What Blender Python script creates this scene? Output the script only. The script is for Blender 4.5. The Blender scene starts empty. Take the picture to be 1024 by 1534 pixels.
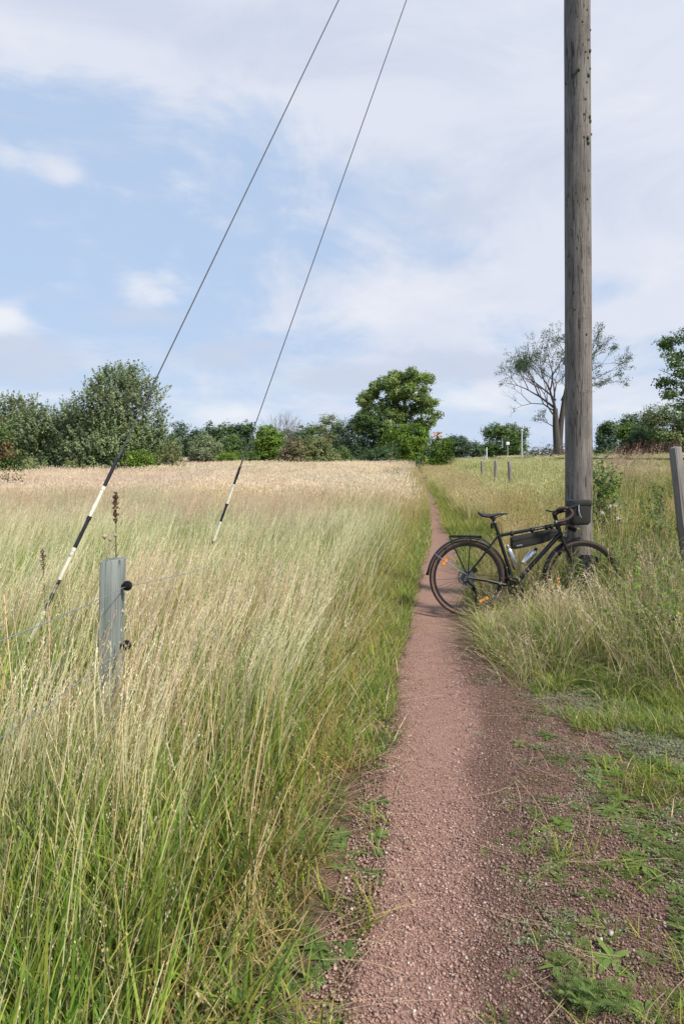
import bpy, math, random
import numpy as np
from mathutils import Vector, Matrix
sc = bpy.context.scene
col = sc.collection
R = math.radians
F, HZ, CX, CAMZ = 1023.0, 685.0, 512.0, 1.45   # focal length in photo pixels, horizon row, centre column, eye height

# ------------------------------------------------------------------ camera
cam = bpy.data.objects.new('camera', bpy.data.cameras.new('camera'))
col.objects.link(cam); sc.camera = cam
cam.location = (0, 0, CAMZ); cam.rotation_euler = (R(90), 0, 0)
cam.data.sensor_fit = 'VERTICAL'; cam.data.sensor_height = 36; cam.data.lens = 24.0
cam.data.shift_y = -(767 - HZ) / 1534
cam.data.clip_start = 0.05; cam.data.clip_end = 5000
sc.view_settings.view_transform = 'Standard'; sc.view_settings.look = 'None'
sc.view_settings.exposure = 0.24; sc.view_settings.gamma = 1; sc.view_settings.use_curve_mapping = False
sc.render.engine = 'CYCLES'
sc.cycles.max_bounces = 6; sc.cycles.diffuse_bounces = 3; sc.cycles.glossy_bounces = 2
sc.cycles.transmission_bounces = 3; sc.cycles.transparent_max_bounces = 4

# ------------------------------------------------------------------ sun and sky
SUN_EL, SUN_AZ = 46.0, 128.0      # azimuth clockwise from +Y (the way the camera looks)
sun = bpy.data.objects.new('sun', bpy.data.lights.new('sun', 'SUN')); col.objects.link(sun)
sun.data.energy = 5.0; sun.data.angle = R(4.5); sun.data.color = (1.0, 0.94, 0.84)
sd = Vector((math.sin(R(SUN_AZ)) * math.cos(R(SUN_EL)), math.cos(R(SUN_AZ)) * math.cos(R(SUN_EL)), math.sin(R(SUN_EL))))
sun.rotation_euler = sd.to_track_quat('Z', 'Y').to_euler()

class NT:
    """short-hand for building node trees"""
    def __init__(s, tree): s.t = tree; s.n = tree.nodes; s.l = tree.links
    def put(s, inp, v):
        if hasattr(v, 'is_output') or hasattr(v, 'links'): s.l.new(v, inp)
        elif v is not None:
            if hasattr(inp.default_value, '__len__') and isinstance(v, (tuple, list)) and len(inp.default_value) == 4 and len(v) == 3: v = (*v, 1)
            inp.default_value = v
    def node(s, typ, ins=None, **kw):
        nd = s.n.new(typ)
        for k, v in kw.items(): setattr(nd, k, v)
        for k, v in (ins or {}).items(): s.put(nd.inputs[k], v)
        return nd
    def m(s, op, a, b=None, c=None, clamp=False):
        nd = s.n.new('ShaderNodeMath'); nd.operation = op; nd.use_clamp = clamp
        for i, v in enumerate((a, b, c)):
            if v is not None: s.put(nd.inputs[i], v)
        return nd.outputs[0]
    def mix(s, f, a, b, blend='MIX'):
        nd = s.n.new('ShaderNodeMix'); nd.data_type = 'RGBA'; nd.blend_type = blend; nd.clamp_factor = True
        s.put(nd.inputs[0], f); s.put(nd.inputs[6], a); s.put(nd.inputs[7], b)
        return nd.outputs[2]
    def ss(s, v, lo, hi, a=0.0, b=1.0):
        nd = s.node('ShaderNodeMapRange', {0: v, 1: lo, 2: hi, 3: a, 4: b}, interpolation_type='SMOOTHSTEP'); return nd.outputs[0]
    def noise(s, vec, scale, detail=4, rough=0.5, dist=0.0):
        return s.node('ShaderNodeTexNoise', {'Vector': vec, 'Scale': scale, 'Detail': detail, 'Roughness': rough, 'Distortion': dist}).outputs[0]
    def mapping(s, vec, sca=(1, 1, 1), loc=(0, 0, 0), rot=(0, 0, 0)):
        return s.node('ShaderNodeMapping', {'Vector': vec, 'Scale': sca, 'Location': loc, 'Rotation': rot}).outputs[0]

world = bpy.data.worlds.new('World'); sc.world = world; world.use_nodes = True
world.cycles.sampling_method = 'MANUAL'; world.cycles.sample_map_resolution = 512
w = NT(world.node_tree); w.n.clear()
def sky_world():
    out = w.node('ShaderNodeOutputWorld')
    bg = w.node('ShaderNodeBackground', {'Strength': 0.092})
    sky = w.node('ShaderNodeTexSky', sky_type='NISHITA', sun_disc=False, sun_elevation=R(SUN_EL), sun_rotation=R(SUN_AZ),
                 altitude=50, air_density=1.0, dust_density=1.2, ozone_density=1.5)
    co = w.node('ShaderNodeTexCoord').outputs['Generated']
    sp = w.node('ShaderNodeSeparateXYZ', {0: co})
    X, Y, Z = sp.outputs
    az = w.m('ARCTAN2', X, Y); el = w.m('ARCSINE', Z)
    # clouds stretch towards the horizon like a layer seen from below
    inv = w.m('DIVIDE', 1.0, w.m('ADD', w.m('MAXIMUM', Z, 0.0), 0.16))
    cv = w.node('ShaderNodeCombineXYZ', {0: w.m('MULTIPLY', X, inv), 1: w.m('MULTIPLY', Y, inv), 2: 0.0}).outputs[0]
    warp = w.node('ShaderNodeTexNoise', {'Vector': cv, 'Scale': 0.9, 'Detail': 3.0})
    cv2 = w.node('ShaderNodeVectorMath', {0: cv, 1: warp.outputs[1]}, operation='ADD').outputs[0]
    n1 = w.noise(cv2, 1.1, 9, 0.58)
    n2 = w.noise(w.mapping(co, (1, 1, 1.7), (1.3, 0, .4)), 4.2, 9, 0.60, 0.5)
    n3 = w.noise(w.mapping(co, (1, 1, 2.2), (3, 1, 5)), 8.0, 9, 0.60, 0.25)
    n4 = w.noise(w.mapping(co, (1, 1, 3.0), (7, 2, 1)), 3.2, 8, 0.62, 0.6)
    def blob(px, py, sx, sy, wt):
        a0 = math.atan((px - CX) / F); e0 = math.atan((HZ - py) / F * math.cos(a0))
        da = w.m('DIVIDE', w.m('SUBTRACT', az, a0), sx / F); de = w.m('DIVIDE', w.m('SUBTRACT', el, e0), sy / F)
        r2 = w.m('ADD', w.m('MULTIPLY', da, da), w.m('MULTIPLY', de, de))
        return w.m('MULTIPLY', w.m('EXPONENT', w.m('MULTIPLY', r2, -0.5)), wt)
    def total(lst):
        t = None
        for b in lst:
            v = blob(*b); t = v if t is None else w.m('ADD', t, v)
        return t
    veil = w.m('ADD', w.m('ADD', w.m('MULTIPLY', w.m('SUBTRACT', n1, 0.5), 1.5), w.m('MULTIPLY', w.m('SUBTRACT', n2, 0.5), 2.4)),
               total([(760, 200, 280, 170, 0.62), (560, 90, 260, 90, .30), (130, 40, 260, 55, 0.40), (600, 455, 120, 42, 0.55), (960, 330, 90, 80, .45), (945, 472, 60, 14, .45), (160, 330, 190, 110, -0.16), (700, 395, 60, 16, -.35), (900, 430, 60, 20, -.4), (430, 400, 60, 60, -.15), (30, 232, 55, 14, .45), (95, 264, 20, 12, .5), (310, 330, 40, 12, .3), (420, 560, 300, 30, .1)]))
    veil = w.ss(veil, -0.10, 0.60)
    cum = w.m('ADD', w.m('MULTIPLY', w.m('SUBTRACT', n3, 0.5), 2.6),
              total([(2, 482, 34, 26, 1.1), (222, 446, 36, 22, 0.7), (262, 372, 20, 24, 0.55), (330, 616, 80, 16, 0.75), (700, 600, 60, 13, 0.75), (60, 596, 60, 10, 0.8), (610, 440, 100, 24, .35), (690, 470, 60, 20, .35), (1000, 612, 160, 16, .5), (980, 390, 50, 24, .3), (560, 548, 50, 10, .3)]))
    cum = w.ss(cum, 0.05, 1.25)
    gry = w.m('ADD', w.m('MULTIPLY', w.m('SUBTRACT', n4, 0.5), 2.4),
              total([(515, 572, 56, 13, 0.95), (740, 552, 70, 14, 0.75), (340, 530, 40, 16, 0.6), (398, 514, 18, 9, .5), (30, 540, 60, 20, 0.75), (225, 474, 45, 10, .5), (12, 512, 34, 9, .7), (600, 558, 120, 16, .3), (760, 300, 240, 50, .42), (180, 14, 300, 34, .45), (620, 90, 240, 50, .36), (700, 190, 100, 40, .25), (220, 640, 300, 16, .2)]))
    gry = w.ss(gry, 0.02, 0.90, 0, 0.82)
    low = w.ss(el, 0.0, 0.16, 0.5, 0.0)
    c = w.mix(0.80, sky.outputs[0], (5.0, 6.4, 8.7))
    c = w.mix(low, c, (6.2, 7.1, 8.7))
    c = w.mix(w.m('MULTIPLY', veil, 0.90), c, (7.1, 7.4, 8.3))
    c = w.mix(w.m('MULTIPLY', cum, 0.85), c, (8.3, 8.4, 8.8))
    c = w.mix(gry, c, (5.5, 6.1, 7.5))
    # below the horizon: dull ground colour
    c = w.mix(w.ss(Z, -0.06, -0.01), (1.2, 1.2, 0.9), c)
    w.l.new(c, bg.inputs[0]); w.l.new(bg.outputs[0], out.inputs[0])
sky_world()

# ------------------------------------------------------------------ helpers
rng = np.random.default_rng(11)
def tag(o, label=None, cat=None, group=None, kind=None):
    if label: o['label'] = label
    if cat: o['category'] = cat
    if group: o['group'] = group
    if kind: o['kind'] = kind
    return o
def empty(name, loc=(0, 0, 0), rot=(0, 0, 0), parent=None):
    o = bpy.data.objects.new(name, None); col.objects.link(o); o.empty_display_size = .1
    o.location = loc; o.rotation_euler = rot
    if parent: o.parent = parent
    return o
def W(px, py, d):
    """point of the place seen at photo column px, row py at distance d"""
    return Vector(((px - CX) / F * d, d, CAMZ + (HZ - py) / F * d))

class MB:
    def __init__(s): s.v = []; s.f = []
    def add(s, vs, fs):
        o = len(s.v); s.v += [tuple(p) for p in vs]; s.f += [tuple(i + o for i in f) for f in fs]
    def box(s, x0, x1, y0, y1, z0, z1, M=None, ch=0.0):
        if ch:
            pts = []
            for z, c in ((z0, 0), (z1 - ch, 0), (z1, ch)):
                xs, ys = (x0 + c, x1 - c), (y0 + c, y1 - c); e = ch if not c else ch * .8
                pts += [(xs[0] + e, ys[0], z), (xs[1] - e, ys[0], z), (xs[1], ys[0] + e, z), (xs[1], ys[1] - e, z), (xs[1] - e, ys[1], z), (xs[0] + e, ys[1], z), (xs[0], ys[1] - e, z), (xs[0], ys[0] + e, z)]
            fs = [tuple(range(16, 24)), tuple(range(7, -1, -1))]
            for k in (0, 8):
                for i in range(8): j = (i + 1) % 8; fs.append((k + i, k + j, k + 8 + j, k + 8 + i))
        else:
            pts = [(x, y, z) for z in (z0, z1) for y in (y0, y1) for x in (x0, x1)]
            fs = [(0, 2, 3, 1), (4, 5, 7, 6), (0, 1, 5, 4), (2, 6, 7, 3), (0, 4, 6, 2), (1, 3, 7, 5)]
        if M is not None: pts = [M @ Vector(p) for p in pts]
        s.add(pts, fs)
    def tube(s, pts, rad, sides=8, closed=False, caps=True, flat=1.0, up=None):
        pts = [Vector(p) for p in pts]; n = len(pts)
        if not hasattr(rad, '__len__'): rad = [rad] * n
        vs = []; prev = None
        for i, p in enumerate(pts):
            if closed: t = pts[(i + 1) % n] - pts[i - 1]
            else: t = pts[min(i + 1, n - 1)] - pts[max(i - 1, 0)]
            t.normalize()
            if prev is None:
                a = Vector(up) if up else (Vector((0, 0, 1)) if abs(t.z) < .9 else Vector((0, 1, 0)))
            else: a = prev
            a = (a - t * a.dot(t)).normalized(); prev = a; b = t.cross(a)
            for k in range(sides):
                w_ = 2 * math.pi * k / sides
                vs.append(p + a * (math.cos(w_) * rad[i] * flat) + b * (math.sin(w_) * rad[i]))
        fs = []
        for i in range(n if closed else n - 1):
            j = (i + 1) % n
            for k in range(sides):
                l = (k + 1) % sides
                fs.append((i * sides + k, i * sides + l, j * sides + l, j * sides + k))
        if caps and not closed: fs += [tuple(range(sides - 1, -1, -1)), tuple((n - 1) * sides + k for k in range(sides))]
        s.add(vs, fs)
    def lathe(s, prof, sides=16, M=None):
        """profile of (radius, height) round local z"""
        vs = []; fs = []
        for r_, z in prof:
            for k in range(sides):
                w_ = 2 * math.pi * k / sides; vs.append(Vector((r_ * math.cos(w_), r_ * math.sin(w_), z)))
        for i in range(len(prof) - 1):
            for k in range(sides):
                l = (k + 1) % sides; fs.append((i * sides + k, i * sides + l, (i + 1) * sides + l, (i + 1) * sides + k))
        fs += [tuple(range(sides - 1, -1, -1)), tuple((len(prof) - 1) * sides + k for k in range(sides))]
        if M is not None: vs = [M @ v for v in vs]
        s.add(vs, fs)
    def pillow(s, outline, y0, y1, inset=0.012):
        """closed outline in x,z given depth y0..y1 with rounded rims"""
        n = len(outline); cx = sum(p[0] for p in outline) / n; cz = sum(p[1] for p in outline) / n
        def ring(y, k): return [(p[0] + (cx - p[0]) * k, y, p[1] + (cz - p[1]) * k) for p in outline]
        size = max(max(p[0] for p in outline) - cx, max(p[1] for p in outline) - cz); k = inset / size
        rings = [ring(y0 - inset * .3, .5), ring(y0, k * 2.2), ring(y0 + inset * .35, k * .7), ring(y0 + inset, 0), ring(y1 - inset, 0), ring(y1 - inset * .35, k * .7), ring(y1, k * 2.2), ring(y1 + inset * .3, .5)]
        vs = [p for r_ in rings for p in r_]; fs = [tuple(range(n)), tuple(reversed(range(7 * n, 8 * n)))]
        for i in range(7):
            for a in range(n): b = (a + 1) % n; fs.append((i * n + a, (i + 1) * n + a, (i + 1) * n + b, i * n + b))
        s.add(vs, fs)
    def build(s, name, m, parent=None, smooth=True, loc=None):
        me = bpy.data.meshes.new(name); me.from_pydata(s.v, [], s.f); me.validate()
        if smooth: me.polygons.foreach_set('use_smooth', [True] * len(me.polygons))
        me.materials.append(m); o = bpy.data.objects.new(name, me); col.objects.link(o)
        if parent: o.parent = parent
        if loc: o.location = loc
        if smooth:
            try: me.set_sharp_from_angle(angle=R(42))
            except Exception: pass
        return o
def np_mesh(name, V, Fc, m, parent=None, color=None, smooth=False, link=True):
    """numpy arrays -> mesh object; Fc is (k, 3 or 4)"""
    me = bpy.data.meshes.new(name); V = np.asarray(V, np.float32); Fc = np.asarray(Fc, np.int32)
    me.vertices.add(len(V)); me.vertices.foreach_set('co', V.ravel())
    k = Fc.shape[1]; me.loops.add(Fc.size); me.loops.foreach_set('vertex_index', Fc.ravel())
    me.polygons.add(len(Fc)); me.polygons.foreach_set('loop_start', np.arange(0, Fc.size, k, dtype=np.int32))
    me.polygons.foreach_set('loop_total', np.full(len(Fc), k, np.int32))
    if color is not None:
        a = me.attributes.new('col', 'FLOAT_COLOR', 'POINT'); c4 = np.ones((len(V), 4), np.float32); c4[:, :3] = color
        a.data.foreach_set('color', c4.ravel())
    me.update(calc_edges=True)
    if smooth: me.polygons.foreach_set('use_smooth', np.ones(len(Fc), bool))
    me.materials.append(m); o = bpy.data.objects.new(name, me)
    if link: col.objects.link(o)
    if parent: o.parent = parent
    return o
def vnoise(x, y, seed=0):
    """smooth 2-D value noise, 0..1"""
    x = np.asarray(x, float); y = np.asarray(y, float)
    xi = np.floor(x).astype(np.int64); yi = np.floor(y).astype(np.int64); fx = x - xi; fy = y - yi
    fx = fx * fx * (3 - 2 * fx); fy = fy * fy * (3 - 2 * fy)
    def h(a, b):
        n = (a * 374761393 + b * 668265263 + seed * 1442695041) & 0xffffffff
        n = ((n ^ (n >> 13)) * 1274126177) & 0xffffffff
        return ((n ^ (n >> 16)) & 0xffff) / 65535.0
    return (h(xi, yi) * (1 - fx) + h(xi + 1, yi) * fx) * (1 - fy) + (h(xi, yi + 1) * (1 - fx) + h(xi + 1, yi + 1) * fx) * fy
def fbm(x, y, seed=0, o=3):
    t = 0; a = .5; s_ = 0
    for i in range(o): t = t + a * vnoise(x * 2 ** i, y * 2 ** i, seed + i * 7); s_ += a; a *= .5
    return t / s_
def sstep(v, a, b): t = np.clip((v - a) / (b - a), 0, 1); return t * t * (3 - 2 * t)

# ------------------------------------------------------------------ the lie of the land
# edges of the trodden path: row, left column, right column in the photograph, turned into metres on the ground
EDG = [(2600, 330, 790), (1900, 440, 800), (1534, 508, 800), (1300, 556, 790), (1100, 582, 780), (1050, 588, 770), (1000, 592, 742), (960, 603, 716), (923, 611, 702), (860, 626, 694), (810, 641, 676), (780, 642, 667), (760, 637, 659), (740, 631, 649), (720, 624, 635), (706, 619.5, 626)]
ED = np.array([(F * CAMZ / (y - HZ), (l - CX) / F * (F * CAMZ / (y - HZ)), (r_ - CX) / F * (F * CAMZ / (y - HZ))) for y, l, r_ in EDG])
EDy = np.concatenate([[-6.0], ED[:, 0], [90, 140]]); EDl = np.concatenate([[ED[0, 1] - .5], ED[:, 1], [9.5, 15]]); EDr = np.concatenate([[ED[0, 2] - .5], ED[:, 2], [10.1, 15.6]])
def path_l(y): return np.interp(y, EDy, EDl)
def path_r(y): return np.interp(y, EDy, EDr)
def path_c(y): return (path_l(y) + path_r(y)) / 2
def H(x, y):
    x = np.asarray(x, float); y = np.asarray(y, float)
    s_ = x - path_c(y)
    bank = sstep(s_, 1.9, 7.2) * 1.22
    field = 0.55 * sstep(y, 25, 90) * sstep(-s_, -6, 40) * 0.6 + 0.25 * sstep(y, 30, 85)
    n = (fbm(x / 2.6, y / 2.6, 3) - .5) * .10 * sstep(np.abs(s_), .6, 2.5)
    rut = -0.025 * np.exp(-(s_ / .22) ** 2)
    return bank * (1 - 0) + field * (1 - sstep(s_, 1.5, 5)) + n + rut
def G(x, y):
    """height of the rough soil surface, small bumps included"""
    x = np.asarray(x, float); y = np.asarray(y, float)
    jit = (fbm(x * 6, y * 6, 5) - .5) * .03 * (np.abs(x) < 8) * (y < 12)
    return H(x, y) + jit * sstep(np.minimum(np.abs(x - path_l(y)), np.abs(x - path_r(y))), 0.05, .3) * ~((x > path_l(y) - .05) & (x < path_r(y) + .05))
def Hf(x, y): return float(H(np.array([x]), np.array([y]))[0])
# ------------------------------------------------------------------ materials
def newmat(name):
    m = bpy.data.materials.new(name); m.use_nodes = True; t = NT(m.node_tree); t.n.clear()
    return m, t
def plain(name, c, rough=.5, metal=0., var=.15, vs=20., bump=0., bs=80., spec=.5, coat=0.):
    m, t = newmat(name); co = t.node('ShaderNodeTexCoord').outputs['Object']
    n = t.noise(co, vs, 4)
    c2 = tuple(min(1, v * (1 + var)) for v in c); c1 = tuple(v * (1 - var) for v in c)
    p = t.node('ShaderNodeBsdfPrincipled', {'Base Color': t.mix(t.ss(n, .3, .7), c1, c2), 'Roughness': t.m('ADD', rough - .06, t.m('MULTIPLY', n, .12)), 'Metallic': metal, 'Specular IOR Level': spec, 'Coat Weight': coat})
    if bump: t.put(p.inputs['Normal'], t.node('ShaderNodeBump', {'Strength': bump, 'Distance': .01, 'Height': t.noise(co, bs, 6, .6)}).outputs[0])
    o = t.node('ShaderNodeOutputMaterial'); t.l.new(p.outputs[0], o.inputs[0]); return m
def leafmat(name, trans=.35, rough=.55, inst=False, gain=1.0):
    m, t = newmat(name)
    c = t.node('ShaderNodeAttribute', attribute_name='col').outputs['Color']
    if inst: c = t.mix(1.0, c, t.node('ShaderNodeAttribute', attribute_name='tint', attribute_type='INSTANCER').outputs['Color'], 'MULTIPLY')
    if gain != 1: c = t.mix(1.0, c, (gain,) * 3, 'MULTIPLY')
    p = t.node('ShaderNodeBsdfPrincipled', {'Base Color': c, 'Roughness': rough, 'Specular IOR Level': .10})
    tr = t.node('ShaderNodeBsdfTranslucent', {'Color': c})
    mx = t.node('ShaderNodeMixShader', {0: trans, 1: p.outputs[0], 2: tr.outputs[0]})
    o = t.node('ShaderNodeOutputMaterial'); t.l.new(mx.outputs[0], o.inputs[0]); return m
def wood(name, c1, c2, c3, sx=1.0, crack=True, axis=2, green=0.0, st=1.0, rings=0.0):
    m, t = newmat(name); co = t.node('ShaderNodeTexCoord').outputs['Object']
    s3 = [18 * sx, 18 * sx, 18 * sx]; s3[axis] = 0.9 * sx * st
    v = t.mapping(co, tuple(s3))
    g = t.noise(v, 1.0, 6, .65, 0.6); s4 = [90 * sx] * 3; s4[axis] = 3.0 * sx * st
    g2 = t.noise(t.mapping(co, tuple(s4)), 1.0, 5, .7)
    big = t.noise(co, 2.2, 4)
    c = t.mix(t.ss(g, .3, .7), c1, c2); c = t.mix(t.ss(g2, .5, .75), c, c3); c = t.mix(t.ss(big, .4, .75, 0, .6), c, tuple(.5 * (a + b) for a, b in zip(c2, c3)))
    h = t.m('ADD', t.m('MULTIPLY', g, .5), g2)
    if crack:
        s5 = [26 * sx] * 3; s5[axis] = .55 * sx * st
        cr = t.ss(t.m('ABSOLUTE', t.m('SUBTRACT', t.noise(t.mapping(co, tuple(s5)), 1.0, 2), .5)), 0.0, .022)
        c = t.mix(cr, tuple(v_ * .28 for v_ in c1), c); h = t.m('ADD', h, t.m('MULTIPLY', cr, .8))
    if rings:
        s6 = [2.2] * 3; s6[axis] = 34.0
        rg = t.ss(t.m('ABSOLUTE', t.m('SUBTRACT', t.noise(t.mapping(co, tuple(s6)), 1.0, 3), .5)), 0.0, .012)
        pt = t.ss(t.noise(co, 5, 3), .45, .6)
        rg = t.m('SUBTRACT', 1.0, t.m('MULTIPLY', t.m('SUBTRACT', 1.0, rg), t.m('MULTIPLY', pt, rings))); c = t.mix(rg, tuple(v_ * .45 for v_ in c1), c); h = t.m('ADD', h, t.m('MULTIPLY', rg, .7))
        fl = t.ss(t.noise(t.mapping(co, (70, 70, 22)), 1.0, 3, .6), .62, .72, 0, .5); c = t.mix(fl, c, tuple(min(1, v_ * 1.35) for v_ in c2))
        st_ = t.ss(t.noise(t.mapping(co, (3, 3, .8)), 1.0, 4), .5, .7, 0, .45); c = t.mix(st_, c, tuple(v_ * .8 for v_ in c1))
    if green: c = t.mix(t.ss(t.noise(co, 9, 5, .6), .55, .8, 0, green), c, (.10, .13, .06))
    p = t.node('ShaderNodeBsdfPrincipled', {'Base Color': c, 'Roughness': .85, 'Specular IOR Level': .25})
    t.put(p.inputs['Normal'], t.node('ShaderNodeBump', {'Strength': .55, 'Distance': .006, 'Height': h}).outputs[0])
    o = t.node('ShaderNodeOutputMaterial'); t.l.new(p.outputs[0], o.inputs[0]); return m

def gravel_nodes(t, co):
    """reddish crushed stone: colour and height"""
    n1 = t.noise(co, 1.4, 4); out = None
    vo = t.node('ShaderNodeTexVoronoi', {'Vector': co, 'Scale': 95.0, 'Randomness': 1.0})
    vo2 = t.node('ShaderNodeTexVoronoi', {'Vector': co, 'Scale': 210.0})
    cell = t.node('ShaderNodeSeparateColor', {0: vo.outputs['Color']}).outputs[0]
    cell2 = t.node('ShaderNodeSeparateColor', {0: vo2.outputs['Color']}).outputs[1]
    c = t.mix(cell, (.165, .090, .068), (.40, .255, .205))
    c = t.mix(t.m('MULTIPLY', cell2, .5), c, (.27, .14, .11))
    c = t.mix(t.ss(cell, .93, .97), c, (.52, .42, .37))
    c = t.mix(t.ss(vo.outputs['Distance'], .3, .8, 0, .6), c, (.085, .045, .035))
    c = t.mix(t.ss(n1, .35, .65, 0, .3), c, (.20, .11, .085))
    h = t.m('SUBTRACT', 1.0, vo.outputs['Distance'])
    return c, h
def ground_mat():
    m, t = newmat('soil and gravel'); co = t.node('ShaderNodeTexCoord').outputs['Object']
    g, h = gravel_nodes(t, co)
    g = t.mix(.45, g, (.055, .033, .025))
    moss = t.ss(t.noise(co, 7, 6, .6), .46, .62)
    g = t.mix(t.m('MULTIPLY', moss, .75), g, (.058, .062, .018))
    g = t.mix(t.ss(t.noise(co, 13, 4), .58, .7, 0, .6), g, (.10, .060, .018))
    s_ = t.mix(t.noise(co, 14, 5), (.035, .034, .016), (.085, .072, .036))
    far = t.mix(t.noise(co, .35, 5), (.20, .165, .085), (.26, .21, .115))
    dist = t.node('ShaderNodeSeparateXYZ', {0: co}).outputs[1]
    s_ = t.mix(t.ss(dist, 20, 60), s_, far)
    msk = t.node('ShaderNodeAttribute', attribute_name='col').outputs['Color']
    k = t.ss(t.m('ADD', t.node('ShaderNodeSeparateColor', {0: msk}).outputs[0], t.m('MULTIPLY', t.m('SUBTRACT', t.noise(co, 9, 5), .5), .7)), .35, .65)
    p = t.node('ShaderNodeBsdfPrincipled', {'Base Color': t.mix(k, s_, g), 'Roughness': .95, 'Specular IOR Level': .15})
    t.put(p.inputs['Normal'], t.node('ShaderNodeBump', {'Strength': .8, 'Distance': .006, 'Height': h}).outputs[0])
    o = t.node('ShaderNodeOutputMaterial'); t.l.new(p.outputs[0], o.inputs[0]); return m
def path_mat():
    m, t = newmat('red gravel'); co = t.node('ShaderNodeTexCoord').outputs['Object']
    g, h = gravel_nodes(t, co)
    tread = t.node('ShaderNodeSeparateColor', {0: t.node('ShaderNodeAttribute', attribute_name='col').outputs['Color']}).outputs[0]
    tread = t.m('ADD', tread, t.m('MULTIPLY', t.m('SUBTRACT', t.noise(co, 4, 5, .6), .5), .8))
    fine = t.mix(t.noise(co, 60, 6, .7), (.175, .098, .074), (.315, .195, .155))
    g = t.mix(t.ss(tread, .3, .8, 0, .62), g, fine)
    g = t.mix(t.ss(tread, .5, .1, 0, .72), g, (.070, .040, .030))
    g = t.mix(t.ss(t.noise(t.mapping(co, (1.2, 4, 1)), 1.5, 4), .6, .75, 0, .35), g, (.15, .085, .065))
    p = t.node('ShaderNodeBsdfPrincipled', {'Base Color': g, 'Roughness': .92, 'Specular IOR Level': .2})
    t.put(p.inputs['Normal'], t.node('ShaderNodeBump', {'Strength': .9, 'Distance': .006, 'Height': t.m('ADD', h, t.noise(co, 25, 5))}).outputs[0])
    o = t.node('ShaderNodeOutputMaterial'); t.l.new(p.outputs[0], o.inputs[0]); return m
def stone_mat():
    m, t = newmat('crushed stone')
    c = t.node('ShaderNodeAttribute', attribute_name='tint', attribute_type='INSTANCER').outputs['Color']
    n = t.noise(t.node('ShaderNodeTexCoord').outputs['Object'], 3, 4)
    c = t.mix(1.0, c, t.mix(n, (.75, .75, .75), (1.15, 1.15, 1.15)), 'MULTIPLY')
    p = t.node('ShaderNodeBsdfPrincipled', {'Base Color': c, 'Roughness': .85, 'Specular IOR Level': .3})
    o = t.node('ShaderNodeOutputMaterial'); t.l.new(p.outputs[0], o.inputs[0]); return m

M_GRASS = leafmat('grass blades', .34, .5, True, 1.12)
M_LEAF = leafmat('tree leaves', .28, .6)
M_BARK = wood('bark', (.10, .085, .065), (.17, .15, .125), (.07, .06, .05), .4)
M_POLE = wood('weathered pole wood', (.125, .108, .095), (.245, .220, .198), (.065, .056, .050), 1.0, True, 2, .30, 2.6, .8)
M_POST = wood('treated post wood', (.15, .175, .16), (.27, .295, .27), (.085, .095, .085), 1.5, True, 2, .2)
M_GREYPOST = wood('grey fence post wood', (.17, .15, .14), (.28, .26, .245), (.10, .09, .085), 1.2)
M_STONE = stone_mat()
M_BLACK = plain('black frame paint', (.008, .009, .011), .33, 0, .2, 10, spec=.35, coat=.15)
M_BLKMAT = plain('matt black plastic', (.009, .009, .010), .6, 0, .2, 40, spec=.3)
M_BLKWIRE = plain('black sleeve plastic', (.020, .018, .026), .42, 0, .3, 18)
M_WHTWIRE = plain('cream white sleeve plastic', (.72, .69, .56), .45, 0, .12, 30)
M_STEEL = plain('galvanised strand', (.075, .075, .085), .75, .2, .25, 60)
M_THINWIRE = plain('fence wire steel', (.36, .38, .40), .4, .8, .2, 60)
M_ALU = plain('brushed aluminium', (.62, .64, .67), .28, 1., .08, 30)
M_CHROME = plain('polished lever metal', (.75, .77, .82), .18, 1., .05, 30)
M_RIM = plain('black rim', (.02, .02, .023), .35, .3, .2, 30)
M_TYRE = plain('tyre rubber', (.022, .021, .021), .8, 0, .3, 60, .3, 200)
M_TAN = plain('tan tyre sidewall', (.115, .066, .048), .8, 0, .2, 50)
M_TAPE = plain('dark brown bar tape', (.040, .017, .017), .6, 0, .2, 60, .2, 150)
M_BAG = plain('dark olive bag fabric', (.017, .0165, .0145), .85, 0, .15, 30, .35, 220)
M_BAGLID = plain('olive bag lid fabric', (.024, .023, .020), .85, 0, .15, 30, .35, 220)
M_DRYBAG = plain('dark blue black bag fabric', (.016, .021, .027), .6, 0, .2, 30, .3, 180)
M_LOGO = plain('grey printed patch', (.15, .155, .165), .5)
M_DECAL = plain('pale decal', (.42, .30, .28), .5)
M_ORANGE = plain('orange reflector', (.85, .27, .02), .25, 0, .1, 90, .4, 120)
M_GATE = plain('blue grey painted steel', (.22, .27, .31), .5, 0, .15)
M_YELLOW = plain('pale yellow panel', (.72, .62, .24), .6, 0, .08)
M_SIGNW = plain('white sign face', (.75, .75, .74), .5, 0, .08)
M_SIGNO = plain('orange red sign face', (.70, .13, .03), .5, 0, .08)
M_POSTW = plain('pale grey metal post', (.45, .46, .46), .5, .2, .12)
M_RAIL = plain('rusty rail steel', (.075, .050, .040), .7, .4, .3)
M_SLEEPER = plain('concrete sleeper', (.22, .20, .19), .9, 0, .2)
M_MOSS = plain('moss cushions', (.060, .085, .022), .95, 0, .4, 60, .6, 200)
M_THISTLE = plain('dry seed head', (.36, .27, .20), .9, 0, .3, 60)
M_DOCK = plain('brown dock seeds', (.10, .048, .028), .9, 0, .3, 60)
M_FOAM = plain('black seat leather', (.011, .011, .014), .5, 0, .15, 30)

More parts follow.
